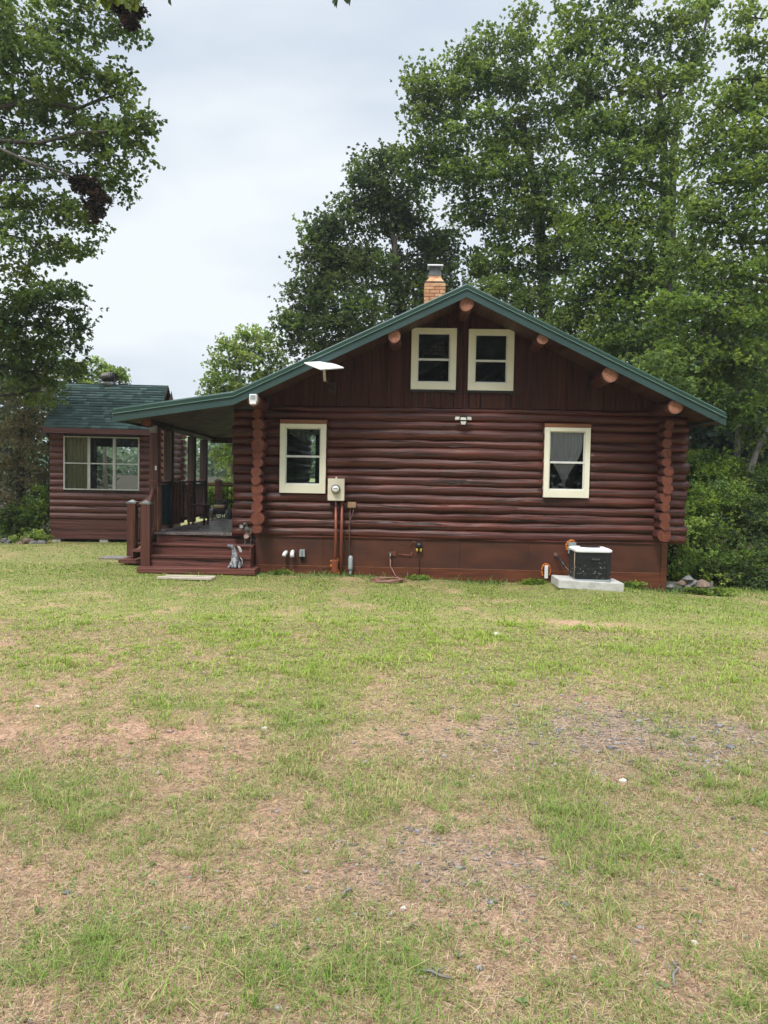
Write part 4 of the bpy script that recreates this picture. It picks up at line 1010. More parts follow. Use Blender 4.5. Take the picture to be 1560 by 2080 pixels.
def grille_material():
    m = bpy.data.materials.new('dusty_grille'); m.use_nodes = True
    nt = m.node_tree; b = nt.nodes['Principled BSDF']; N = nt.nodes.new; L = nt.links.new
    tc = N('ShaderNodeTexCoord'); mp = N('ShaderNodeMapping'); mp.inputs['Scale'].default_value = (1, 1, .45); L(tc.outputs['Object'], mp.inputs[0])
    v = N('ShaderNodeTexVoronoi'); v.inputs['Scale'].default_value = 42; L(mp.outputs[0], v.inputs['Vector'])
    n = N('ShaderNodeTexNoise'); n.inputs['Scale'].default_value = 8; n.inputs['Detail'].default_value = 3; L(tc.outputs['Object'], n.inputs['Vector'])
    a = N('ShaderNodeMapRange'); a.inputs['From Min'].default_value = .30; a.inputs['From Max'].default_value = .20; L(v.outputs['Distance'], a.inputs['Value'])
    c = N('ShaderNodeMapRange'); c.inputs['From Min'].default_value = .47; c.inputs['From Max'].default_value = .53; L(n.outputs['Fac'], c.inputs['Value'])
    sp = N('ShaderNodeSeparateXYZ'); L(tc.outputs['Object'], sp.inputs[0]); h = N('ShaderNodeMapRange'); h.inputs['From Min'].default_value = .38; h.inputs['From Max'].default_value = .2; L(sp.outputs['Z'], h.inputs['Value'])
    m1 = N('ShaderNodeMath'); m1.operation = 'MULTIPLY'; L(a.outputs[0], m1.inputs[0]); L(c.outputs[0], m1.inputs[1]); m2 = N('ShaderNodeMath'); m2.operation = 'MULTIPLY'; L(m1.outputs[0], m2.inputs[0]); L(h.outputs[0], m2.inputs[1])
    mx = N('ShaderNodeMix'); mx.data_type = 'RGBA'; L(m2.outputs[0], mx.inputs[0]); mx.inputs[6].default_value = (.022, .025, .026, 1); mx.inputs[7].default_value = (.5, .5, .48, 1)
    L(mx.outputs[2], b.inputs['Base Color']); b.inputs['Roughness'].default_value = .6; return m
g = MB(); rsq_solid(g, [(.275, .03), (.275, .47)]); core = g.build('coil_case', M['black'], ac)
M['grille'] = grille_material(); g = MB(); pp = rsq(.290, .07, 5)
for i in range(len(pp)):
    a, b_ = Vector((*pp[i], 0)), Vector((*pp[(i + 1) % len(pp)], 0)); m_ = max(1, int((b_ - a).length / .016))
    for k in range(m_):
        q = a.lerp(b_, k / m_); g.box(q.x - .0035, q.x + .0035, q.y - .0035, q.y + .0035, .035, .465)
for z in (.12, .21, .30, .39): rsq_solid(g, [(.2925, z), (.2925, z + .006)])
g.build('grille', M['grille'], ac)
g = MB(); rsq_solid(g, [(.298, .0), (.298, .03)]); g.build('base_pan', M['grey'], ac)
g = MB(); rsq_solid(g, [(.300, .475), (.305, .49), (.305, .51), (.27, .532), (.18, .542)]); lid = g.build('lid', M['dish'], ac)
g = MB(); g.lathe([(.17, .5425), (.17, .549)], 24); g.build('fan_guard', M['black'], lid)
for sx, sy in ((-1, -1),): MB().tube([(-.289, -.20, .03), (-.289, -.20, .475)], .012, 8).build('corner_post', M['tan'], ac)
rbox(ac, 'name_plate', M['black'], -.07, .11, -.304, -.2955, .335, .395, bev=.003)
tx = bpy.data.curves.new('name_lettering', 'FONT'); tx.body = 'Amana'; tx.size = .048; tx.shear = .35; tx.extrude = .001; tx.align_x = 'CENTER'; tx.align_y = 'CENTER'
tmp = bpy.data.objects.new('name_lettering', tx); COL.objects.link(tmp); bpy.context.view_layer.update()
tme = bpy.data.meshes.new_from_object(tmp.evaluated_get(bpy.context.evaluated_depsgraph_get())); bpy.data.objects.remove(tmp)
tme.materials.clear(); tme.materials.append(M['steel']); to = bpy.data.objects.new('name_lettering', tme); COL.objects.link(to); to.parent = ac; to.location = (.02, -.3055, .368); to.rotation_euler = (pi / 2, 0, 0)

x, z = hl(1158, 1111, 0)
v = hthing('disconnect_box', 'grey electrical disconnect box ringed with orange foam, behind the air conditioner', 'electrical box', x, 0, z)
rbox(v, 'box', M['grey'], -.045, .09, -.09, 0, -.11, .085)
p = MB()
for k in range(20):
    a = R.uniform(1.2, 4.0); p.rock((.02 + .085 * cos(a) + R.gauss(0, .008), -.02, .0 + .115 * sin(a) * (1 if a < 3 else .5)), .025, .025, .028, 40 + k, 1)
p.build('foam_blob', M['foam'], v)
x, z = hl(1128, 1126, 0)
v = hthing('refrigerant_line', 'dark insulated line sagging from the foundation to the air conditioner', 'pipe', x, 0, z)
p = MB(); p.tube([(0, .01, 0), (.03, -.08, -.05), (.12, -.2, -.18), (.20, -.4, -.27), (.30, -.6, -.29)], [.012] * 5, 8); p.build('copper_line', M['cable'], v)
p = MB(); p.tube([(.02, -.06, -.03), (.10, -.16, -.14), (.15, -.25, -.22)], [.014, .026, .016], 10); p.build('insulation', M['black'], v)
d = MB(); dsc(d, 0, .008, 0, .035, .03); d.build('wall_collar', M['cable'], v)
x, z = hl(1108, 1158, 0)
v = hthing('capped_pipe', 'short white pipe ringed with orange foam at the foot of the foundation', 'pipe', x, -.05, z)
p = MB(); p.box(-.03, .03, -.05, .02, -.14, .09, bev=.012); p.build('pipe', M['wht'], v)
p = MB()
for k in range(26):
    a = R.uniform(-.6, pi + .6); p.rock((.075 * cos(a), .0, -.01 + .12 * sin(a)), R.uniform(.016, .028), .03, R.uniform(.02, .03), 80 + k, 1)
p.build('foam_blob', M['foam'], v)

# wall lamps
x, z = hl(941, 851, -.1)
v = hthing('wall_lamp', 'black solar wall lamp with four pale panels on the logs under the gable', 'wall lamp', x, -.06, z)
b = MB(); b.box(-.055, .05, -.10, .02, .035, .065, bev=.008); b.box(-.045, .04, -.05, .02, -.09, .034, bev=.008); b.build('bracket', M['black'], v)
M['lens'] = mat('frosted_lens', (.62, .62, .56), .35, (.50, .50, .46), (30, 30, 30))
for (cx_, ang, zz, wd) in ((-.105, .55, .005, .042), (0, 0, .003, .055), (.10, -.55, .005, .042)):
    T = Matrix.Translation((cx_, -.085, zz)) @ Matrix.Rotation(-ang, 4, 'Z') @ Matrix.Rotation(-.25, 4, 'X')
    h = MB(); h.box(-wd - .008, wd + .008, -.0, .03, -.036, .036, T, .006); h.build('lamp_head', M['black'], v)
    h = MB(); h.box(-wd, wd, -.008, -.001, -.026, .028, T); h.build('lens', M['lens'], v)
h = MB(); h.prism([(-.035, -.10), (.035, -.10), (.048, -.045), (-.048, -.045)], -.095, -.06); h.build('lens', M['lens'], v)
x, z = hl(516, 812, -.93)
v = hthing('solar_floodlight', 'white solar floodlight with dark panel on the log end under the left roof edge', 'floodlight', x, -.93, z)
h = MB(); h.box(-.065, .065, -.10, .02, -.045, .085, bev=.02); h.build('housing', M['wht'], v)
h = MB(); h.box(-.042, .042, -.104, -.1005, -.005, .068); h.build('solar_panel', M['grey'], v)
h = MB(); h.box(-.055, .055, -.115, -.03, -.085, -.0455, bev=.018); h.build('lens', M['dish'], v)

# satellite panel
v = hthing('satellite_antenna', 'flat white tilted satellite antenna panel on a short mast under the roof edge', 'antenna', 1.31, -1.12, 3.54)
ea, eb = Vector((.295, -.20, -.13)), Vector((.33, .43, .09)); la, lb_ = ea.length, eb.length
ux, uy = ea.normalized(), eb.normalized(); uy = (uy - ux * ux.dot(uy)).normalized(); uz = ux.cross(uy)
T = Matrix((ux, uy, uz)).transposed().to_4x4()
h = MB(); h.box(-la / 2, la / 2, -lb_ / 2, lb_ / 2, -.012, .012, T, .008); h.build('panel', M['dish'], v)
M['mast'] = mat('pale_mast', (.50, .45, .38), .4)
h = MB(); h.tube([(.0, .02, -.02), (0, .03, -.14), (.01, .035, -.25)], .022, 10); h.build('mast', M['mast'], v)
h = MB(); h.tube([(.01, .02, -.235), (.03, .5, -.24), (.03, 1.1, -.24)], .016, 8); h.build('wall_arm', M['dark'], v)
h = MB(); h.tube([(.02, .02, -.05), (.09, .03, -.12), (.09, .04, -.2), (.03, .04, -.26)], .005, 6); h.build('cable', M['black'], v)
h = MB(); h.box(-.04, .10, 1.09, 1.115, -.34, -.14); h.build('wall_plate', M['dark'], v)
v = hthing('gable_cable', 'thin dark cable sagging along the boards below the two gable windows', 'cable', 2.7, 0, 3.28)
h = MB(); h.tube([(-.0, -.03, 0)] + [(.26 * k, -.035, -.012 - .012 * (k % 2)) for k in range(1, 8)] + [(2.0, -.02, -.03)], .005, 5); h.build('wire', M['black'], v)

# boards on the lawn in front of the steps
for k, (y, ln, lb) in enumerate([(-1.02, .84, 'bleached plank lying in the grass in front of the steps, farther of the two'), (-1.24, .90, 'bleached plank lying in the grass in front of the steps, nearer of the two')]):
    p = hw(-1.30 if k == 0 else -1.36, y, 0); v = thing('plank', lb, 'plank', (p.x, p.y, gz(p.x, p.y) + .012), -YAW, 'planks on the lawn')
    MB().box(0, ln, -.055, .055, 0, .035, bev=.004).build('board', M['plank'], v)

# ------------------------------------------------------------------ metal dog sculptures on the steps
def skin(name, m, parent, pts, edges, radii, sub=2):
    me = bpy.data.meshes.new(name); me.from_pydata(pts, edges, []); me.update(); me.materials.append(m)
    o = bpy.data.objects.new(name, me); COL.objects.link(o); o.parent = parent
    mod = o.modifiers.new('skin', 'SKIN'); mod.use_smooth_shade = True
    for i, r in enumerate(radii): me.skin_vertices[0].data[i].radius = (r, r) if not hasattr(r, '__len__') else r
    me.skin_vertices[0].data[0].use_root = True
    s = o.modifiers.new('subsurf', 'SUBSURF'); s.levels = sub; s.render_levels = sub
    return o
M['dogg'] = mat('grey_painted_metal', (.10, .11, .13), .4, (.30, .31, .34), (22, 22, 22), 1.3, 4, .42, .58)
M['dogw'] = mat('white_painted_metal', (.50, .50, .50), .4, (.36, .36, .37), (20, 20, 20))
M['dogd'] = mat('dark_green_metal', (.045, .055, .045), .4, (.16, .17, .15), (25, 25, 25), 1.2, 4, .42, .62)
M['petal'] = mat('pink_petal', (.50, .33, .30), .5)
def dog_parts(root, body, light, s=1.0):
    # sitting dog, chest to the front, head tilted back and turned to the left
    P_ = [(0, .02, .12), (0, -.005, .20), (-.012, -.02, .27), (-.028, -.025, .315), (-.05, -.04, .345), (-.085, -.07, .352), (-.108, -.085, .366),
          (-.03, -.055, .16), (-.022, -.07, .06), (-.022, -.09, .012), (.03, -.055, .16), (.022, -.07, .06), (.022, -.09, .012),
          (-.055, .03, .07), (-.075, -.02, .03), (-.095, -.085, .012), (.055, .03, .07), (.07, -.02, .03), (.085, -.085, .012)]
    E_ = [(0, 1), (1, 2), (2, 3), (3, 4), (4, 5), (5, 6), (1, 7), (7, 8), (8, 9), (1, 10), (10, 11), (11, 12), (0, 13), (13, 14), (14, 15), (0, 16), (16, 17), (17, 18)]
    rd_ = [.058, .05, .036, .034, .044, .026, .016, .026, .018, .018, .026, .018, .018, .042, .026, .018, .042, .026, .018]
    skin('dog_body', body, root, [tuple(q * s for q in p) for p in P_], E_, [r * s for r in rd_])
    e = MB(); e.rock((.048 * s, -.03 * s, .285 * s), .024 * s, .012 * s, .068 * s, 5, 2)
    T = Matrix.Translation((.03 * s, -.03 * s, .34 * s)) @ Matrix.Rotation(-.55, 4, 'Y') @ Matrix.Translation((-.03 * s, .03 * s, -.34 * s)); e.v = [tuple(T @ Vector(q)) for q in e.v]
    e.build('ear', light, root)
    e = MB(); e.rock((-.085 * s, -.01 * s, .30 * s), .014 * s, .010 * s, .036 * s, 6, 2); e.build('ear', M['black'], root)
    MB().rock((-.115 * s, -.09 * s, .37 * s), .012 * s, .012 * s, .010 * s, 3, 1).build('nose', M['black'], root)
    for sx, sy in ((-.062, -.078), (-.04, -.082)): MB().rock((sx * s, sy * s, .368 * s), .006 * s, .006 * s, .006 * s, 3, 1).build('eye', M['black'], root)
d1 = hthing('dog_sculpture', 'grey and white sitting dog sculpture with a long pale ear, on the bottom step', 'sculpture', -.27, -.40, .121)
dog_parts(d1, M['dogg'], M['dogw'], 1.12)
MB().tube([(.10, .02, .02), (.125, .0, .08), (.12, -.01, .15), (.09, -.01, .19)], [.008, .009, .008, .005], 8).build('tail', M['dogw'], d1)
MB().prism([(-.028, .03), (.028, .03), (.035, .17), (0, .21), (-.035, .17)], -.088, -.075).build('chest_plate', M['dogw'], d1)
d2 = hthing('flower_sculpture', 'dark green metal dog sculpture holding a pink flower, on the upper step', 'sculpture', -.14, .0, .503)
P_ = [(.0, .0, .20), (-.01, -.01, .27), (-.02, -.015, .34), (-.03, -.03, .375), (-.075, -.05, .355), (-.035, -.01, .20), (-.055, 0, .12), (-.04, .0, .01), (.04, -.01, .20), (.065, 0, .12), (.05, .0, .01), (.055, -.02, .27), (.075, -.05, .21), (.03, -.06, .19), (-.06, -.02, .29), (-.09, -.05, .31)]
E_ = [(0, 1), (1, 2), (2, 3), (3, 4), (0, 5), (5, 6), (6, 7), (0, 8), (8, 9), (9, 10), (1, 11), (11, 12), (12, 13), (1, 14), (14, 15)]
skin('dog_body', M['dogd'], d2, P_, E_, [.036, .036, .026, .034, .018, .014, .010, .010, .014, .010, .010, .014, .010, .009, .012, .010])
for a, b_ in (((-.02, -.02, .39), (-.075, .0, .41)), ((.0, -.01, .385), (.06, .01, .40))): MB().tube([a, b_, (b_[0] * 1.3, b_[1], b_[2] - .04)], [.012, .017, .006], 8).build('ear', M['dogd'], d2)
def flower(root, x, y, z, r, m):
    f = MB()
    for k in range(9):
        a = 2 * pi * k / 9; f.add([(x, y, z), (x + r * .6 * cos(a - .28), y - .008, z + r * .6 * sin(a - .28)), (x + r * cos(a), y - .004, z + r * sin(a)), (x + r * .6 * cos(a + .28), y - .008, z + r * .6 * sin(a + .28))], [(0, 1, 2, 3)])
    f.build('flower', m, root)
flower(d2, -.005, -.075, .155, .058, M['petal']); flower(d2, -.10, -.065, .325, .042, M['dogw'])
MB().box(-.075, .075, -.06, .04, .0, .010).build('stand', M['steel'], d2)

# ------------------------------------------------------------------ ride-on toys on the porch, a porch chair
def toy(name, label, x, y, rz):
    v = thing(name, label, 'toy car', M=HM @ Matrix.Translation((x, y, DZ + .001)) @ Matrix.Rotation(rz, 4, 'Z'), group='ride-on toys at the end of the porch')
    b = MB(); b.box(-.15, .15, -.30, .32, .10, .24, bev=.03); b.box(-.15, .15, .0, .32, .241, .31, bev=.03); b.build('body', M['black'], v)
    b = MB(); b.box(-.135, .135, -.31, -.06, .25, .33, bev=.03); b.build('seat', M['tan'], v)
    b = MB(); b.box(-.16, .16, .05, .065, .30, .46, bev=.006); b.build('windscreen', M['dogd'], v)
    b = MB(); pts = [(.07 + .055 * cos(a), .0 + .01 * sin(a), .38 + .055 * sin(a)) for a in [2 * pi * k / 16 for k in range(17)]]; b.tube(pts, .009, 6); b.tube([(.07, 0, .38), (.07, .06, .33)], .008, 6); b.build('steering_wheel', M['black'], v)
    b = MB(); b.box(-.055, .055, -.318, -.312, .045, .11); b.build('number_plate', M['wht'], v)
    b = MB(); b.box(-.04, .04, -.3195, -.3185, .06, .092); b.build('plate_lettering', M['grey'], v)
    for sx in (-1, 1):
        for yy in (-.2, .22):
            w_ = MB(); w_.lathe([(.08, -.045), (.105, -.04), (.11, -.0), (.105, .04), (.08, .045)], 20, Matrix.Translation((sx * .185, yy, .11)) @ Matrix.Rotation(pi / 2, 4, 'Y')); o = w_.build('wheel', M['black'], v)
            t = MB()
            for k in range(20):
                a = 2 * pi * k / 20; c_ = Vector((sx * .185, yy + .112 * cos(a), .11 + .112 * sin(a))); t.box(-.04, .04, -.008, .008, -.004, .006, Matrix.Translation(c_) @ Matrix.Rotation(a - pi / 2, 4, 'X') @ Matrix.Rotation(.4, 4, 'Z'))
            t.build('tread', M['grey'], o)
    return v
toy('ride_on_jeep', 'black ride-on toy jeep with tan seat and small plate, by the log wall', -1.78 + .0, 4.85, radians(2))
toy('ride_on_tractor', 'black ride-on toy with a ridged grey-black wheel, half hidden behind the last porch post', -2.32, 5.05, radians(-2))
v = thing('porch_chair', 'reddish wooden chair set against the porch railing between two posts', 'chair', M=HM @ Matrix.Translation((-1.66, 2.35, DZ + .001)) @ Matrix.Rotation(radians(-90), 4, 'Z'))
MB().box(-.19, .19, -.19, .19, .40, .43, bev=.006).build('seat', M['step'], v)
b = MB(); b.box(-.17, -.14, -.195, -.165, .431, .86); b.box(.14, .17, -.195, -.165, .431, .86); b.box(-.14, .14, -.19, -.17, .80, .86); b.box(-.14, .14, -.19, -.17, .60, .64)
b.build('backrest', M['step'], v)
for sx in (-.16, .16):
    for sy in (-.16, .16): MB().box(sx - .018, sx + .018, sy - .018, sy + .018, 0, .399).build('leg', M['step'], v)

# ------------------------------------------------------------------ stones, edging, lawn litter
def rock_thing(x, y, r, seed, label, m='stone', group=None, dz=.25, name='rock', cat='rock'):
    r = r * .75; v = MB().rock((0, 0, 0), r * 1.25, r, r * .8, seed).build(name, M[m]); v.location = (x, y, gz(x, y) + r * dz); tag(v, label, cat, group); return v
def rock_at(px, py, Y, rp, seed, label, m='stone', group=None):
    p = at(px, py, Y); r = rp * Y / FPX; v = MB().rock((0, 0, 0), r * 1.2, r, r * .8, seed).build('rock', M[m]); v.location = p; tag(v, label, 'rock', group)
ed = thing('bed_edging', 'low weathered wooden bed edging behind the rocks, right of the cabin corner', 'edging', tuple(at(1353, 1196, 13.9)))
MB().box(0, .82, -.015, .015, -.05, .13).build('board', M['palebark'], ed); MB().box(.80, .84, -.03, -.016, -.12, .15).build('stake', M['palebark'], ed)
for px, py, rp, m, lb in [(1397, 1176, 11, 'stone', 'grey pointed rock on top of the heap right of the cabin'), (1425, 1190, 15, 'pinkstone', 'large round brown-grey boulder at the right of the heap by the bed edging'), (1385, 1184, 9, 'pinkstone', 'small reddish rock left of the pointed grey rock'),
                          (1407, 1184, 11, 'stone', 'dark flat rock between the pointed rock and the round boulder'), (1430, 1203, 8, 'palestone', 'pale pinkish rock under the round boulder'), (1361, 1192, 8, 'stone', 'dark rock low against the cabin corner'), (1396, 1193, 9, 'stone', 'half-buried grey rock in the weeds in front of the heap')]:
    rock_at(px, py, 13.55, rp, int(px), lb, m, 'rocks heaped right of the cabin')
for px, py, rp, m, lb in [(4, 1108, 10, 'stone', 'grey rock cut off by the left edge of the picture, lower of the pile'), (8, 1097, 7, 'stone', 'light grey rock on top of the pile at the far left'), (16, 1102, 8, 'stone', 'grey rock in the middle of the far left pile'), (22, 1109, 8, 'stone', 'rounded grey rock at the right foot of the far left pile'),
                          (40, 1106, 9, 'pinkstone', 'reddish low rock between the pile and the bushes'), (56, 1098, 10, 'pinkstone', 'flat reddish rock under the yellow-green weeds'), (66, 1104, 9, 'stone', 'grey slab beside the flat reddish rock'), (86, 1103, 9, 'stone', 'low dark rock nearest to the shed corner')]:
    rock_at(px, py, 18.3, rp, int(px) + 7, lb, m, 'rocks along the left lawn edge')
pav = thing('paving_slab', 'flat brown-grey paving slab in the grass left of the side steps', 'paving slab', tuple(at(240, 1127, 15.4)))
pav.location.z = gz(pav.location.x, pav.location.y) + .004
MB().box(-.32, .22, -.22, .22, 0, .03, bev=.006).build('slab', M['concrete'] if False else M['palebark'], pav)
for i, (px, py, r, lb) in enumerate([(537, 1481, .028, 'bright white stone, largest of those scattered on the lawn'), (1008, 1290, .05, 'flat white stone lying in the bright green grass'), (512, 1772, .012, 'small cream stone in the left foreground grass'), (820, 1845, .014, 'small white stone in the near centre of the lawn'),
                                 (75, 1436, .02, 'white stone in the dry grass near the left edge'), (1424, 1778, .012, 'small white stone near the right edge in the foreground'), (1265, 1588, .03, 'pale flat stone in the gravelly strip'), (460, 2062, .012, 'small cream stone at the bottom edge of the lawn'), (1410, 1915, .015, 'pale stone among weeds in the right foreground'),
                                 (1482, 1520, .045, 'dark flat stone at the right end of the gravelly strip'), (1135, 1485, .03, 'dark grey chip in the middle of the gravelly strip')]):
    d_ = at(px, py, 1.0) - Vector((0, 0, CZ)); t = CZ / -d_.z
    for _ in range(6): p = Vector((0, 0, CZ)) + d_ * t; t = (CZ - gz(p.x, p.y)) / -d_.z
    rock_thing(p.x, p.y, r, 900 + i, lb, 'stone' if i > 8 else 'palestone', 'stones scattered on the lawn', .1, 'stone', 'stone')
for i, (px, py, ln, a, lb) in enumerate([(880, 1985, .14, -.5, 'curved grey twig lying near the bottom centre of the lawn'), (708, 1818, .08, .9, 'short grey twig lying left of centre in the foreground'), (1375, 1985, .13, 1.1, 'thin forked twig beside a weed tuft, right foreground')]):
    d_ = at(px, py, 1.0) - Vector((0, 0, CZ)); t = CZ / -d_.z; p = Vector((0, 0, CZ)) + d_ * t
    v = thing('twig', lb, 'twig', (p.x, p.y, gz(p.x, p.y) + .012), a, 'twigs on the lawn')
    MB().tube([(-ln / 2, 0, 0), (-ln * .1, .012, .008), (ln * .2, .0, .012), (ln / 2, .02, .002)], [.003, .005, .005, .003], 6, wob=.2).tube([(0, .006, .01), (ln * .2, .045, .02)], [.003, .002], 5).build('stem', M['palebark'], v)

# ------------------------------------------------------------------ trees
OAK = [(.040, .078, .026), (.055, .100, .030), (.032, .066, .030), (.070, .115, .034), (.046, .085, .022)]
OAKB = [(.060, .115, .030), (.080, .140, .038), (.045, .090, .028), (.095, .150, .045), (.065, .110, .026)]
DARK = [(.026, .048, .022), (.036, .062, .024), (.022, .042, .026), (.044, .068, .030)]
OLIVE = [(.10, .105, .075), (.08, .088, .062), (.13, .13, .092), (.07, .082, .055)]
LIGHT = [(.10, .17, .055), (.13, .20, .070), (.085, .145, .050), (.15, .21, .085)]
BUSH = [(.055, .11, .028), (.075, .14, .034), (.040, .085, .026), (.10, .16, .04)]

def gp(px, py, Y):
    p = at(px, py, Y); return (p.x, Y, gz(p.x, Y))
# left: big oak whose trunk stands outside the picture
b0 = (-10.6, 15.6, gz(-10.6, 15.6))
tree('oak_tree', 'tall dark-leaved oak at the left edge with a bare limb crossing the sky', b0,
     [b0, (-10.5, 15.7, 3.5), (-10.3, 15.8, 7.0), (-9.9, 15.7, 10.5), (-9.4, 15.6, 13.0)],
     [(-60, 60, 80, 16), (40, 50, 62, 15.5), (120, 45, 55, 16), (205, 30, 48, 16), (265, 40, 34, 16), (20, 150, 62, 16), (110, 140, 58, 15.5), (195, 150, 48, 16), (240, 190, 36, 16),
      (30, 250, 58, 16), (115, 250, 55, 16.5), (200, 260, 48, 16), (258, 265, 32, 15.5), (288, 245, 16, 15.5), (270, 320, 32, 16), (190, 330, 42, 16), (80, 330, 38, 16), (20, 350, 30, 16), (225, 385, 32, 16),
      (60, 420, 45, 16), (130, 430, 42, 16), (185, 450, 34, 16), (30, 480, 42, 16), (90, 500, 38, 16), (150, 490, 26, 16), (20, 545, 32, 16), (-50, 300, 70, 16), (-60, 480, 60, 16)],
     per=11, leaf=.13, palette=OAK, r0=.34, r1=.10, seed=3, clump=.30, twigp=.5)
# its bare limb
# second left oak, lower crown
b0 = (-11.4, 18.4, gz(-11.4, 18.4))
tree('oak_tree', 'dark oak with a low crown behind the left oak, reaching over the shed roof corner', b0,
     [b0, (-11.3, 18.4, 3.0), (-11.0, 18.5, 6.2), (-10.6, 18.5, 8)],
     [(20, 610, 48, 18), (80, 605, 40, 18), (135, 600, 32, 18), (60, 660, 50, 18.3), (125, 650, 38, 18), (10, 700, 50, 18.4), (70, 720, 42, 18.6), (140, 700, 28, 18), (110, 750, 34, 18.6), (30, 770, 40, 18.6), (150, 745, 18, 18), (80, 790, 34, 18.6), (-50, 660, 60, 18.5)],
     per=12, leaf=.13, palette=DARK[:2] + OAK, r0=.26, r1=.08, seed=5, clump=.30)
b0 = gp(45, 1100, 19.9)
tree('alder_tree', 'olive-brown fine-leaved tree left of the shed', b0, [b0, tuple(at(40, 900, 19.9)), tuple(at(55, 800, 20.0))],
     [(20, 790, 45, 19.9), (65, 790, 32, 19.9), (90, 760, 22, 20.1), (25, 850, 48, 19.9), (62, 850, 30, 19.8), (15, 910, 48, 19.9), (58, 910, 30, 19.9), (75, 880, 18, 20.0), (30, 970, 46, 19.9), (60, 960, 28, 19.9), (15, 1020, 36, 19.8)],
     per=17, leaf=.075, palette=OLIVE, r0=.12, r1=.03, seed=7, clump=.30, ros=8)
for i, (px, py, lobes, pal, lb) in enumerate([
    (80, 1098, [(85, 1010, 26), (60, 1040, 26), (95, 1045, 22), (75, 1075, 24)], BUSH, 'leafy green bush against the left wall of the shed'),
    (20, 1105, [(20, 1050, 30), (45, 1075, 24), (5, 1085, 24)], DARK + BUSH[:1], 'dark green bush at the left edge behind the rock pile'),
    (70, 1104, [(62, 1088, 9), (80, 1084, 9), (92, 1092, 8)], LIGHT, 'low yellow-green weed between the left rocks and the shed'),
    (36, 1106, [(32, 1096, 7), (40, 1099, 6)], LIGHT, 'small yellow-green weed right beside the far left rock pile')]):
    Y = 19.6 if i < 2 else 18.5
    b0 = gp(px, py, Y); tree('bush' if i < 2 else 'weed', lb, b0, [b0, (b0[0], b0[1], b0[2] + (.6 if i < 2 else .15))], [(*l, Y) for l in lobes], per=26, leaf=.085 if i < 2 else .07, palette=pal, r0=.03, r1=.01, cat='bush' if i < 2 else 'weed', seed=20 + i, clump=.2 if i < 2 else .08, limbs=i < 2)
# thin trees beyond the shed and the porch
b0 = gp(215, 960, 27)
tree('young_tree', 'thin light-leaved young tree showing above the shed roof beside the turbine', b0, [b0, tuple(at(212, 860, 27)), tuple(at(218, 760, 27))],
     [(205, 735, 14, 27), (222, 755, 15, 27), (190, 765, 20, 27), (243, 758, 12, 27), (170, 780, 24, 27), (250, 772, 10, 27), (200, 790, 24, 27), (150, 750, 18, 27)], per=11, leaf=.12, palette=LIGHT[:2] + BUSH[:2], r0=.08, r1=.02, seed=31, clump=.2, bark='palebark')
b0 = gp(475, 960, 27)
tree('ash_tree', 'pale green airy tree behind the porch roof, left of the dark oak', b0, [b0, tuple(at(478, 860, 27)), tuple(at(490, 720, 27))],
     [(480, 690, 24, 27), (510, 680, 22, 27), (455, 725, 26, 27), (500, 730, 32, 27), (545, 700, 26, 27), (560, 740, 26, 27), (430, 760, 20, 27), (470, 775, 30, 27), (530, 780, 32, 27), (450, 820, 30, 27), (420, 790, 14, 27), (500, 830, 36, 27),
      (460, 880, 26, 27), (455, 920, 24, 27), (480, 950, 28, 27)], per=13, leaf=.13, palette=LIGHT + BUSH[:2], r0=.13, r1=.03, seed=33, clump=.3, bark='palebark')
for i, (px, rp, py, pal) in enumerate([(425, 20, 1010, BUSH), (455, 24, 1000, LIGHT + BUSH), (482, 22, 1010, BUSH)]):
    b0 = gp(px, 1040, 23.0 + i * .4); tree('shrub', ['yellow-green shrub behind the porch railing, left of its square post', 'light shrub right behind the square post of the porch railing', 'green shrub behind the porch railing where it meets the log wall'][i], b0, [b0, (b0[0], b0[1], b0[2] + .5)],
        [(px, py, rp, b0[1]), (px + 8, py - 16, rp * .8, b0[1]), (px - 6, py + 18, rp, b0[1])], per=30, leaf=.10, palette=pal, r0=.03, r1=.01, cat='shrub', seed=40 + i, clump=.2)
# the oaks behind and beside the cabin
b0 = gp(800, 960, 26)
tree('oak_tree', 'dark round-crowned oak behind the cabin left of the chimney', b0, [b0, tuple(at(805, 800, 26)), tuple(at(815, 640, 26)), tuple(at(800, 480, 26))],
     [(605, 650, 32, 26), (625, 600, 40, 26), (640, 530, 42, 26), (650, 470, 34, 26), (690, 440, 34, 26), (700, 520, 52, 26.5), (690, 610, 52, 26), (660, 680, 42, 25.5), (745, 390, 38, 26), (740, 345, 30, 26), (790, 340, 36, 26), (775, 440, 52, 26.5), (760, 540, 52, 26),
      (740, 650, 50, 25.5), (830, 420, 46, 26.5), (840, 520, 52, 26.5), (830, 610, 50, 26), (890, 590, 46, 26), (900, 510, 42, 27), (610, 700, 26, 26), (590, 660, 22, 26), (715, 700, 34, 25.6), (880, 660, 34, 26)],
     per=13.5, leaf=.15, palette=DARK + OAK[:2], r0=.32, r1=.10, seed=51, clump=.42)
b0 = gp(1110, 960, 24.5)
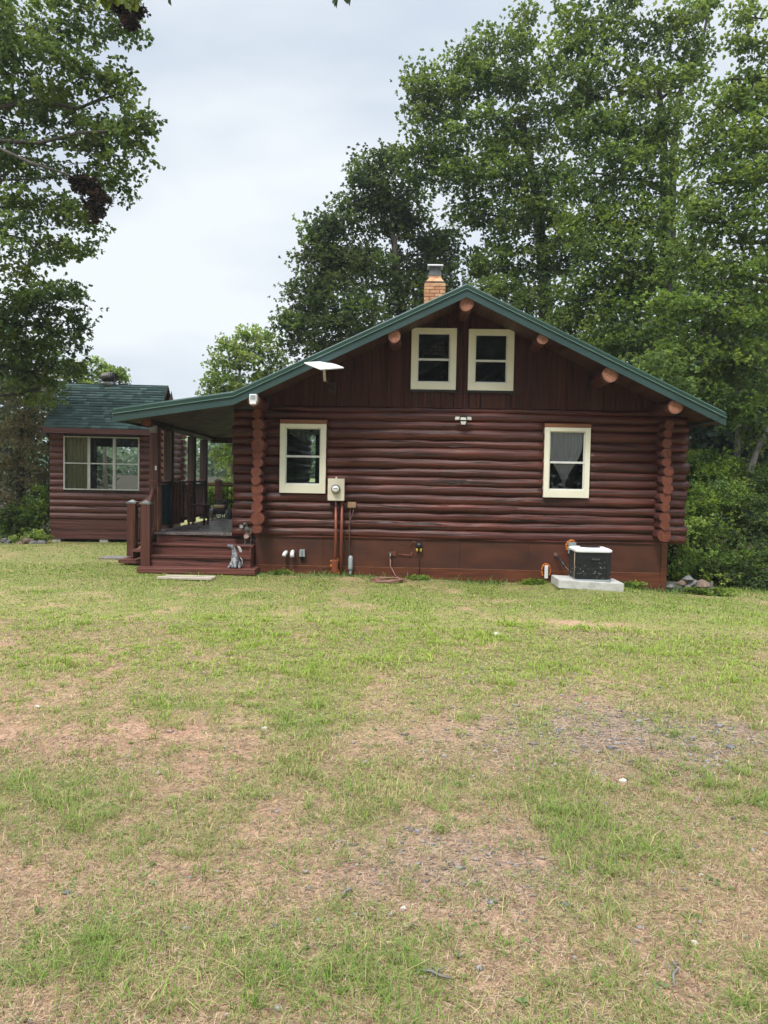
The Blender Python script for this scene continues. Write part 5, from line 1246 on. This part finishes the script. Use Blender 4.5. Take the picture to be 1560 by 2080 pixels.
tree('oak_tree', 'tall open-topped oak right behind the chimney and the ridge', b0, [b0, tuple(at(1112, 700, 24.5)), tuple(at(1105, 560, 24.5)), tuple(at(1090, 400, 24.6)), tuple(at(1060, 240, 24.6))],
     [(850, 330, 44, 24.6), (855, 255, 36, 24.6), (860, 190, 34, 24.6), (850, 145, 20, 24.6), (905, 200, 40, 24.6), (920, 280, 46, 24.6), (925, 125, 28, 24.6), (960, 165, 38, 24.6), (985, 95, 32, 24.6), (1010, 170, 44, 24.6), (1000, 260, 48, 24.6), (930, 360, 46, 24.6),
      (1060, 90, 36, 24.6), (1065, 30, 24, 24.6), (1075, 170, 46, 24.6), (1080, 260, 50, 24.3), (1010, 350, 50, 24.3), (1090, 350, 54, 24.2), (960, 440, 44, 25), (1040, 440, 52, 24.4), (1130, 430, 54, 24.2), (1000, 530, 46, 24.6), (1075, 530, 52, 24.2), (1150, 520, 50, 24), (1020, 600, 40, 24), (1090, 610, 46, 23.5), (985, 585, 30, 23.6)],
     per=11.5, leaf=.15, palette=OAK + OAKB[:2], r0=.34, r1=.09, seed=53, clump=.40)
b0 = gp(1352, 985, 22)
tree('oak_tree', 'tall twin-stemmed oak behind the right roof slope, tallest in the middle of the wood', b0, [b0, tuple(at(1352, 800, 22)), tuple(at(1350, 640, 22)), tuple(at(1352, 480, 22)), tuple(at(1348, 300, 22)), tuple(at(1338, 170, 22))],
     [(1140, 110, 34, 22.4), (1170, 40, 38, 22.4), (1150, 190, 44, 22.2), (1215, 80, 38, 22), (1225, 160, 42, 22), (1260, 20, 34, 22), (1290, 90, 36, 22), (1300, 180, 40, 21.8), (1180, 270, 48, 22), (1240, 250, 46, 22), (1340, 40, 26, 22), (1345, 100, 24, 22), (1390, 60, 30, 22), (1408, 20, 20, 22), (1405, 120, 24, 22),
      (1390, 170, 36, 21.8), (1370, 240, 36, 21.6), (1320, 270, 44, 21.6), (1200, 350, 52, 21.8), (1270, 350, 52, 21.5), (1350, 350, 44, 21.4), (1190, 440, 52, 21.6), (1260, 440, 54, 21.2), (1330, 440, 46, 21.2), (1220, 530, 54, 21.2), (1290, 530, 52, 21), (1190, 610, 48, 21.6), (1260, 620, 52, 21), (1330, 590, 44, 21), (1150, 650, 36, 22), (1220, 690, 42, 21), (1290, 700, 48, 20.8), (1370, 520, 40, 21.2), (1340, 680, 36, 20.6)],
     per=11.5, leaf=.145, palette=OAKB + OAK[:3], r0=.30, r1=.07, seed=55, clump=.40)
b0 = gp(1362, 985, 22.6); b1 = at(1362, 600, 22.6)
v = tree('oak_tree', 'slim oak stem rising right beside the twin-stemmed oak', b0, [b0, tuple(at(1362, 700, 22.6)), tuple(at(1368, 300, 22.6)), tuple(at(1380, 190, 22.6)), tuple(at(1425, 90, 22.6)), tuple(at(1442, 10, 22.6))],
     [(1436, 15, 12, 22.6), (1415, 90, 16, 22.6), (1400, 150, 22, 22.6)], per=9, leaf=.14, palette=OAKB, r0=.15, r1=.03, seed=57, clump=.3)
b0 = (10.6, 18.5, gz(10.6, 18.5))
tree('oak_tree', 'bright-leaved oak filling the right edge above the shrubs', b0, [b0, (10.5, 18.5, 3), (10.0, 18.5, 6.5), (9.6, 18.5, 9.5), (9.3, 18.4, 12.5)],
     [(1512, 28, 13, 18.6), (1508, 80, 15, 18.6), (1485, 160, 26, 18.6), (1552, 130, 32, 18.6), (1450, 210, 38, 18.8), (1520, 190, 42, 18.6), (1570, 180, 40, 18.6), (1440, 290, 40, 18.8), (1500, 280, 46, 18.4), (1560, 280, 50, 18.4), (1430, 370, 44, 18.6), (1500, 370, 50, 18.2), (1570, 370, 50, 18.2), (1420, 450, 46, 18.4), (1490, 460, 52, 18), (1560, 470, 52, 18),
      (1400, 540, 46, 18.2), (1470, 550, 52, 17.8), (1545, 560, 54, 17.8), (1380, 620, 44, 18), (1440, 640, 50, 17.6), (1515, 650, 52, 17.6), (1575, 640, 50, 17.6), (1390, 710, 42, 17.8), (1450, 730, 46, 17.6), (1530, 740, 52, 17.4), (1330, 740, 30, 18.2), (1400, 770, 34, 18), (1470, 800, 42, 17.6), (1550, 830, 46, 17.4), (1500, 870, 30, 17.6)],
     per=11.5, leaf=.135, palette=OAKB + OAK[:2], r0=.30, r1=.08, seed=59, clump=.38)
# trunks and saplings in the wood
for i, (px, py0, py1, Y, r, bk_, lb) in enumerate([(1495, 975, 840, 19, .085, 'palebark', 'pale straight trunk standing in the wood right of the roof tip'), (1540, 985, 700, 21, .10, 'bark', 'dark trunk in the wood close to the right edge'), (1425, 985, 640, 23, .12, 'bark', 'dark leaning trunk between the twin-stemmed oak and the right edge'),
                                             (1360, 1160, 1090, 15.6, .13, 'bark', 'thick grey trunk rising behind the cabin corner log tails')]):
    b0 = gp(px, py0, Y); t1 = at(px + (6 if i != 2 else 30), py1 if i < 3 else 900, Y); t2 = at(px + (12 if i != 2 else 55), py1 - 120 if i < 3 else 800, Y)
    tree('forest_tree', lb, b0, [b0, tuple(t1), tuple(t2)], [(px + 12, py1 - 100 if i < 3 else 780, 34, Y), (px - 20, py1 - 60 if i < 3 else 740, 30, Y)], per=10, leaf=.13, palette=OAK, r0=r, r1=r * .5, seed=70 + i, bark=bk_, group='slim trunks in the wood')
b0 = gp(1535, 1090, 17.6)
tree('dead_tree', 'crooked forked grey dead stem leaning in the shrubs at the right edge', b0, [b0, tuple(at(1522, 960, 17.6)), tuple(at(1538, 915, 17.5)), tuple(at(1552, 880, 17.5)), tuple(at(1580, 830, 17.4))], [(1548, 905, 10, 17.6)], per=6, leaf=.1, palette=OAK, r0=.09, r1=.05, seed=80, bark='palebark')
sh = [(1425, 930, 30, 18.5, OAK, 1100, 'green shrub directly right of the log tails, under the roof tip'), (1470, 940, 34, 18, LIGHT[:1] + BUSH, 1100, 'bright upper shrub in front of the pale straight trunk'), (1420, 1010, 36, 16.8, BUSH, 1120, 'mid-height green shrub beside the lower log tails'),
      (1490, 1010, 38, 17, BUSH + OAK, 1120, 'broad green shrub in the middle of the right thicket'), (1545, 960, 36, 17.5, OAK + BUSH, 1110, 'tall green shrub touching the right edge'), (1550, 1040, 40, 16.6, OAK + DARK, 1130, 'dark green shrub low at the right edge'),
      (1400, 1080, 32, 15.8, BUSH + LIGHT[:2], 1150, 'yellow-green shrub right of the foundation corner'), (1460, 1090, 38, 15.8, BUSH + DARK, 1150, 'dark and bright leaved shrub behind the bed edging'), (1520, 1110, 38, 15.4, DARK + BUSH[:2], 1160, 'dark low shrub in the lower right thicket'),
      (1395, 1140, 30, 15.2, LIGHT[:1] + BUSH, 1180, 'low bright shrub right above the rock heap'), (1450, 1150, 34, 15.0, BUSH + DARK, 1190, 'low green shrub behind the boulder'), (1510, 1165, 34, 14.8, DARK + BUSH[:2], 1200, 'lowest dark shrub along the lawn right of the boulder'), (1560, 1150, 40, 14.8, DARK + OAK, 1195, 'lowest dark shrub cut by the right edge'),
      (1400, 960, 20, 19, OAK, 1100, 'small shrub seen just below the right roof tip')]
for i, (px, py, rp, Y, pal, gy, lb) in enumerate(sh):
    b0 = gp(px, gy, Y); c = [(px, py, rp, Y), (px + rp * .8, py + rp * .5, rp * .75, Y + .2), (px - rp * .7, py + rp * .6, rp * .7, Y - .2), (px + 5, py + rp * 1.1, rp * .8, Y)]
    if Y > 16.5: c += [(px + R.uniform(-20, 20), py + rp * 1.8, rp, Y)]
    tree('shrub', lb, b0, [b0, (b0[0], b0[1], at(px, py, Y).z)], c, per=24, leaf=.085, palette=pal, r0=.04, r1=.012, cat='shrub', group='shrubs of the right thicket', seed=90 + i, clump=.24, twigp=.3)
# weeds at the foot of the foundation, the right corner and by the pad
for i, (x, y, r, lb) in enumerate([(7.75, -.12, .16, 'green weeds in front of the rock heap, nearest the corner'), (8.15, -.15, .14, 'green weeds in front of the round boulder'), (4.9, -.35, .10, 'small weeds left of the concrete pad'), (6.55, -.35, .12, 'small weeds right of the concrete pad'), (2.9, -.12, .08, 'small weed clump on the foundation right of the hose coil'), (.5, -.14, .07, 'small weed clump on the foundation near the steps')]):
    p = hw(x, y, 0); b0 = (p.x, p.y, gz(p.x, p.y)); root = thing('weed', lb, 'weed', b0, 0, 'weeds along the foundation')
    crown('foliage', root, [((dx, 0, r * .35), r, r * .6, r * .45) for dx in (-r, 0, r)], 60, .045, BUSH + LIGHT[:2], .06, 6)

# clumps of dead brown leaves hanging in the left oak, leaves of a nearer branch at the top edge
M['deadleaf'] = M['leaf']
DEAD = [(.014, .011, .010), (.024, .018, .015), (.010, .009, .009)]
def clump(name, label, px, py, Y, rp, pal, per, leaf, cat, group=None, stem=None):
    c = at(px, py, Y); root = thing(name, label, cat, tuple(c), 0, group); r = rp * Y / FPX
    crown('leaves', root, [((0, 0, 0), r * .9, r * .8, r), ((r * .9, 0, -r * .9), r * .7, r * .5, r * .9), ((-r * .7, 0, r * .5), r * .6, r * .5, r * .5), ((r * .5, 0, -r * 2.0), r * .35, r * .3, r * .6)], per, leaf, pal, r * .5, 6)
    if stem:
        b = MB(); b.tube([Vector(at(*q)) - c for q in stem], [.035, .03, .02, .008][:len(stem)], 7, wob=.15); b.build('branch', M['bark'], root)
clump('dead_leaf_clump', 'large dark clump of dead leaves at the end of the bare limb', 178, 385, 15.2, 24, DEAD, 75, .10, 'leaf clump', None, [(-30, 288, 15.2), (60, 330, 15.2), (130, 352, 15.2), (175, 370, 15.2)])
clump('dead_leaf_clump', 'small dark clump of dead leaves at the top edge of the picture', 252, 8, 13.5, 19, DEAD, 90, .10, 'leaf clump', None, [(230, -160, 13.5), (245, -60, 13.5), (250, 0, 13.5)])
c = at(215, -4, 9.0); root = thing('leafy_twig', 'yellow-green leaves hanging in from the top edge beside the dark clump', 'twig', tuple(c))
pp, dd = [], []
for (px, py) in [(205, -8), (209, -2), (213, -10), (218, -16), (232, -14), (262, -6), (268, 0), (275, -10), (258, -12), (280, -14)]:
    for k in range(3): pp.append(tuple(at(px, py - 8, 9.0) - c)); dd.append((R.uniform(-.5, .5), R.uniform(-.4, .4), -1))
leaves_obj('leaves', np.array(pp), np.array(dd), np.full(len(pp), .17), np.array([(.16, .22, .03)] * len(pp)) * RN.uniform(.7, 1.2, (len(pp), 1)), M['leaf'], root)
MB().tube([Vector(at(210, -120, 9)) - c, Vector(at(240, -30, 9)) - c, Vector(at(275, -18, 9)) - c], [.008, .006, .004], 6).build('stem', M['bark'], root)
c = at(690, -10, 5.0); root = thing('leafy_twig', 'dark pointed leaf tips hanging in at the middle of the top edge', 'twig', tuple(c))
pp = [tuple(at(px, -22, 5.0) - c) for px in (672, 682, 690, 700, 708, 716, 345, 338)]; dd = [(.35, 0, -1), (-.1, 0, -1), (-.3, .2, -1), (.2, 0, -1), (.0, .3, -1), (-.25, 0, -1), (0, 0, -1), (.3, 0, -1)]
leaves_obj('leaves', np.array(pp), np.array(dd), np.array([.115, .10, .112, .09, .08, .11, .10, .08]), np.array([(.04, .07, .03)] * 8), M['leaf'], root, .35)
MB().tube([Vector(at(300, -60, 5)) - c, Vector(at(520, -70, 5)) - c, Vector(at(690, -26, 5)) - c, Vector(at(720, -24, 5)) - c], [.006, .005, .004, .002], 6).build('stem', M['bark'], root)

# the far wood and the wood behind the photographer: nobody could count these
def wood(name, spots, leaf, per, pal, rz=1.0):
    P, D, S, C = [], [], [], []; pal = np.array(pal)
    for (x, y, z, r) in spots:
        k = int(per * r * r); u = unit(RN.normal(0, 1, (k, 3))); q = u * (RN.uniform(.25, 1.1, (k, 1)) ** .5) * np.array([r, r, r * rz]) + np.array([x, y, z])
        bump = RN.normal(0, .25, (k, 3)) * r * .5; q = q + bump; q[:, 2] = np.maximum(q[:, 2], ground_z(q[:, 0], q[:, 1]) + .02)
        c = pal[RN.integers(0, len(pal))] * RN.uniform(.8, 1.25); P.append(q); D.append(unit(u + RN.normal(0, .8, (k, 3)))); S.append(leaf * RN.uniform(.6, 1.3, k)); C.append(c * RN.uniform(.7, 1.3, (k, 1)))
    o = leaves_obj(name, np.concatenate(P), np.concatenate(D), np.concatenate(S), np.concatenate(C), M['leaf'], None, .75); tag(o, kind='stuff'); return o
sp = []
for k in range(120):     # right, behind the oaks
    x = RN.uniform(1.5, 30); y = RN.uniform(27, 40) + max(0, 12 - x) * .3; sp.append((x, y, RN.uniform(.5, 9.5) * min(1, .45 + x / 22), RN.uniform(1.2, 2.2)))
for k in range(40): x = RN.uniform(8.5, 16); sp.append((x, RN.uniform(19, 24), RN.uniform(.2, 4.5), RN.uniform(.8, 1.4)))
for k in range(45): x = RN.uniform(-26, -11.5); sp.append((x, RN.uniform(23, 32), RN.uniform(.4, 6), RN.uniform(1.2, 2)))
wood('deep_wood', sp, .26, 170, DARK + OAK)
sp = []
for k in range(230):
    x = RN.uniform(-90, 60); y = RN.uniform(78, 100); h = fnoise(np.array([x]), np.array([0.]), 14, 71)[0]
    for z in (1.8, 3.6, 5.4):
        if z < 2.6 + 5.5 * h: sp.append((x + RN.uniform(-1, 1), y, z + RN.uniform(-.6, .6), RN.uniform(1.5, 2.6)))
wood('far_treeline', sp, .55, 26, [(.16, .25, .13), (.12, .20, .11), (.20, .28, .14)])
sp = [(RN.uniform(-24, 24), RN.uniform(-22, -14), RN.uniform(.5, 11), RN.uniform(1.8, 3)) for k in range(230)]
wood('wood_behind_camera', sp, .42, 60, DARK + OAK)

# ------------------------------------------------------------------ damp summer air
hm = bpy.data.materials.new('haze_air'); hm.use_nodes = True; hn = hm.node_tree; hn.nodes.clear()
ho = hn.nodes.new('ShaderNodeOutputMaterial'); hv = hn.nodes.new('ShaderNodeVolumePrincipled'); hv.inputs['Color'].default_value = (.86, .92, .97, 1); hv.inputs['Density'].default_value = .0007; hv.inputs['Anisotropy'].default_value = .2
hn.links.new(hv.outputs[0], ho.inputs['Volume'])
tag(MB().box(-425, 425, -26, 425, -2.5, 17.5).build('haze', hm), kind='stuff')
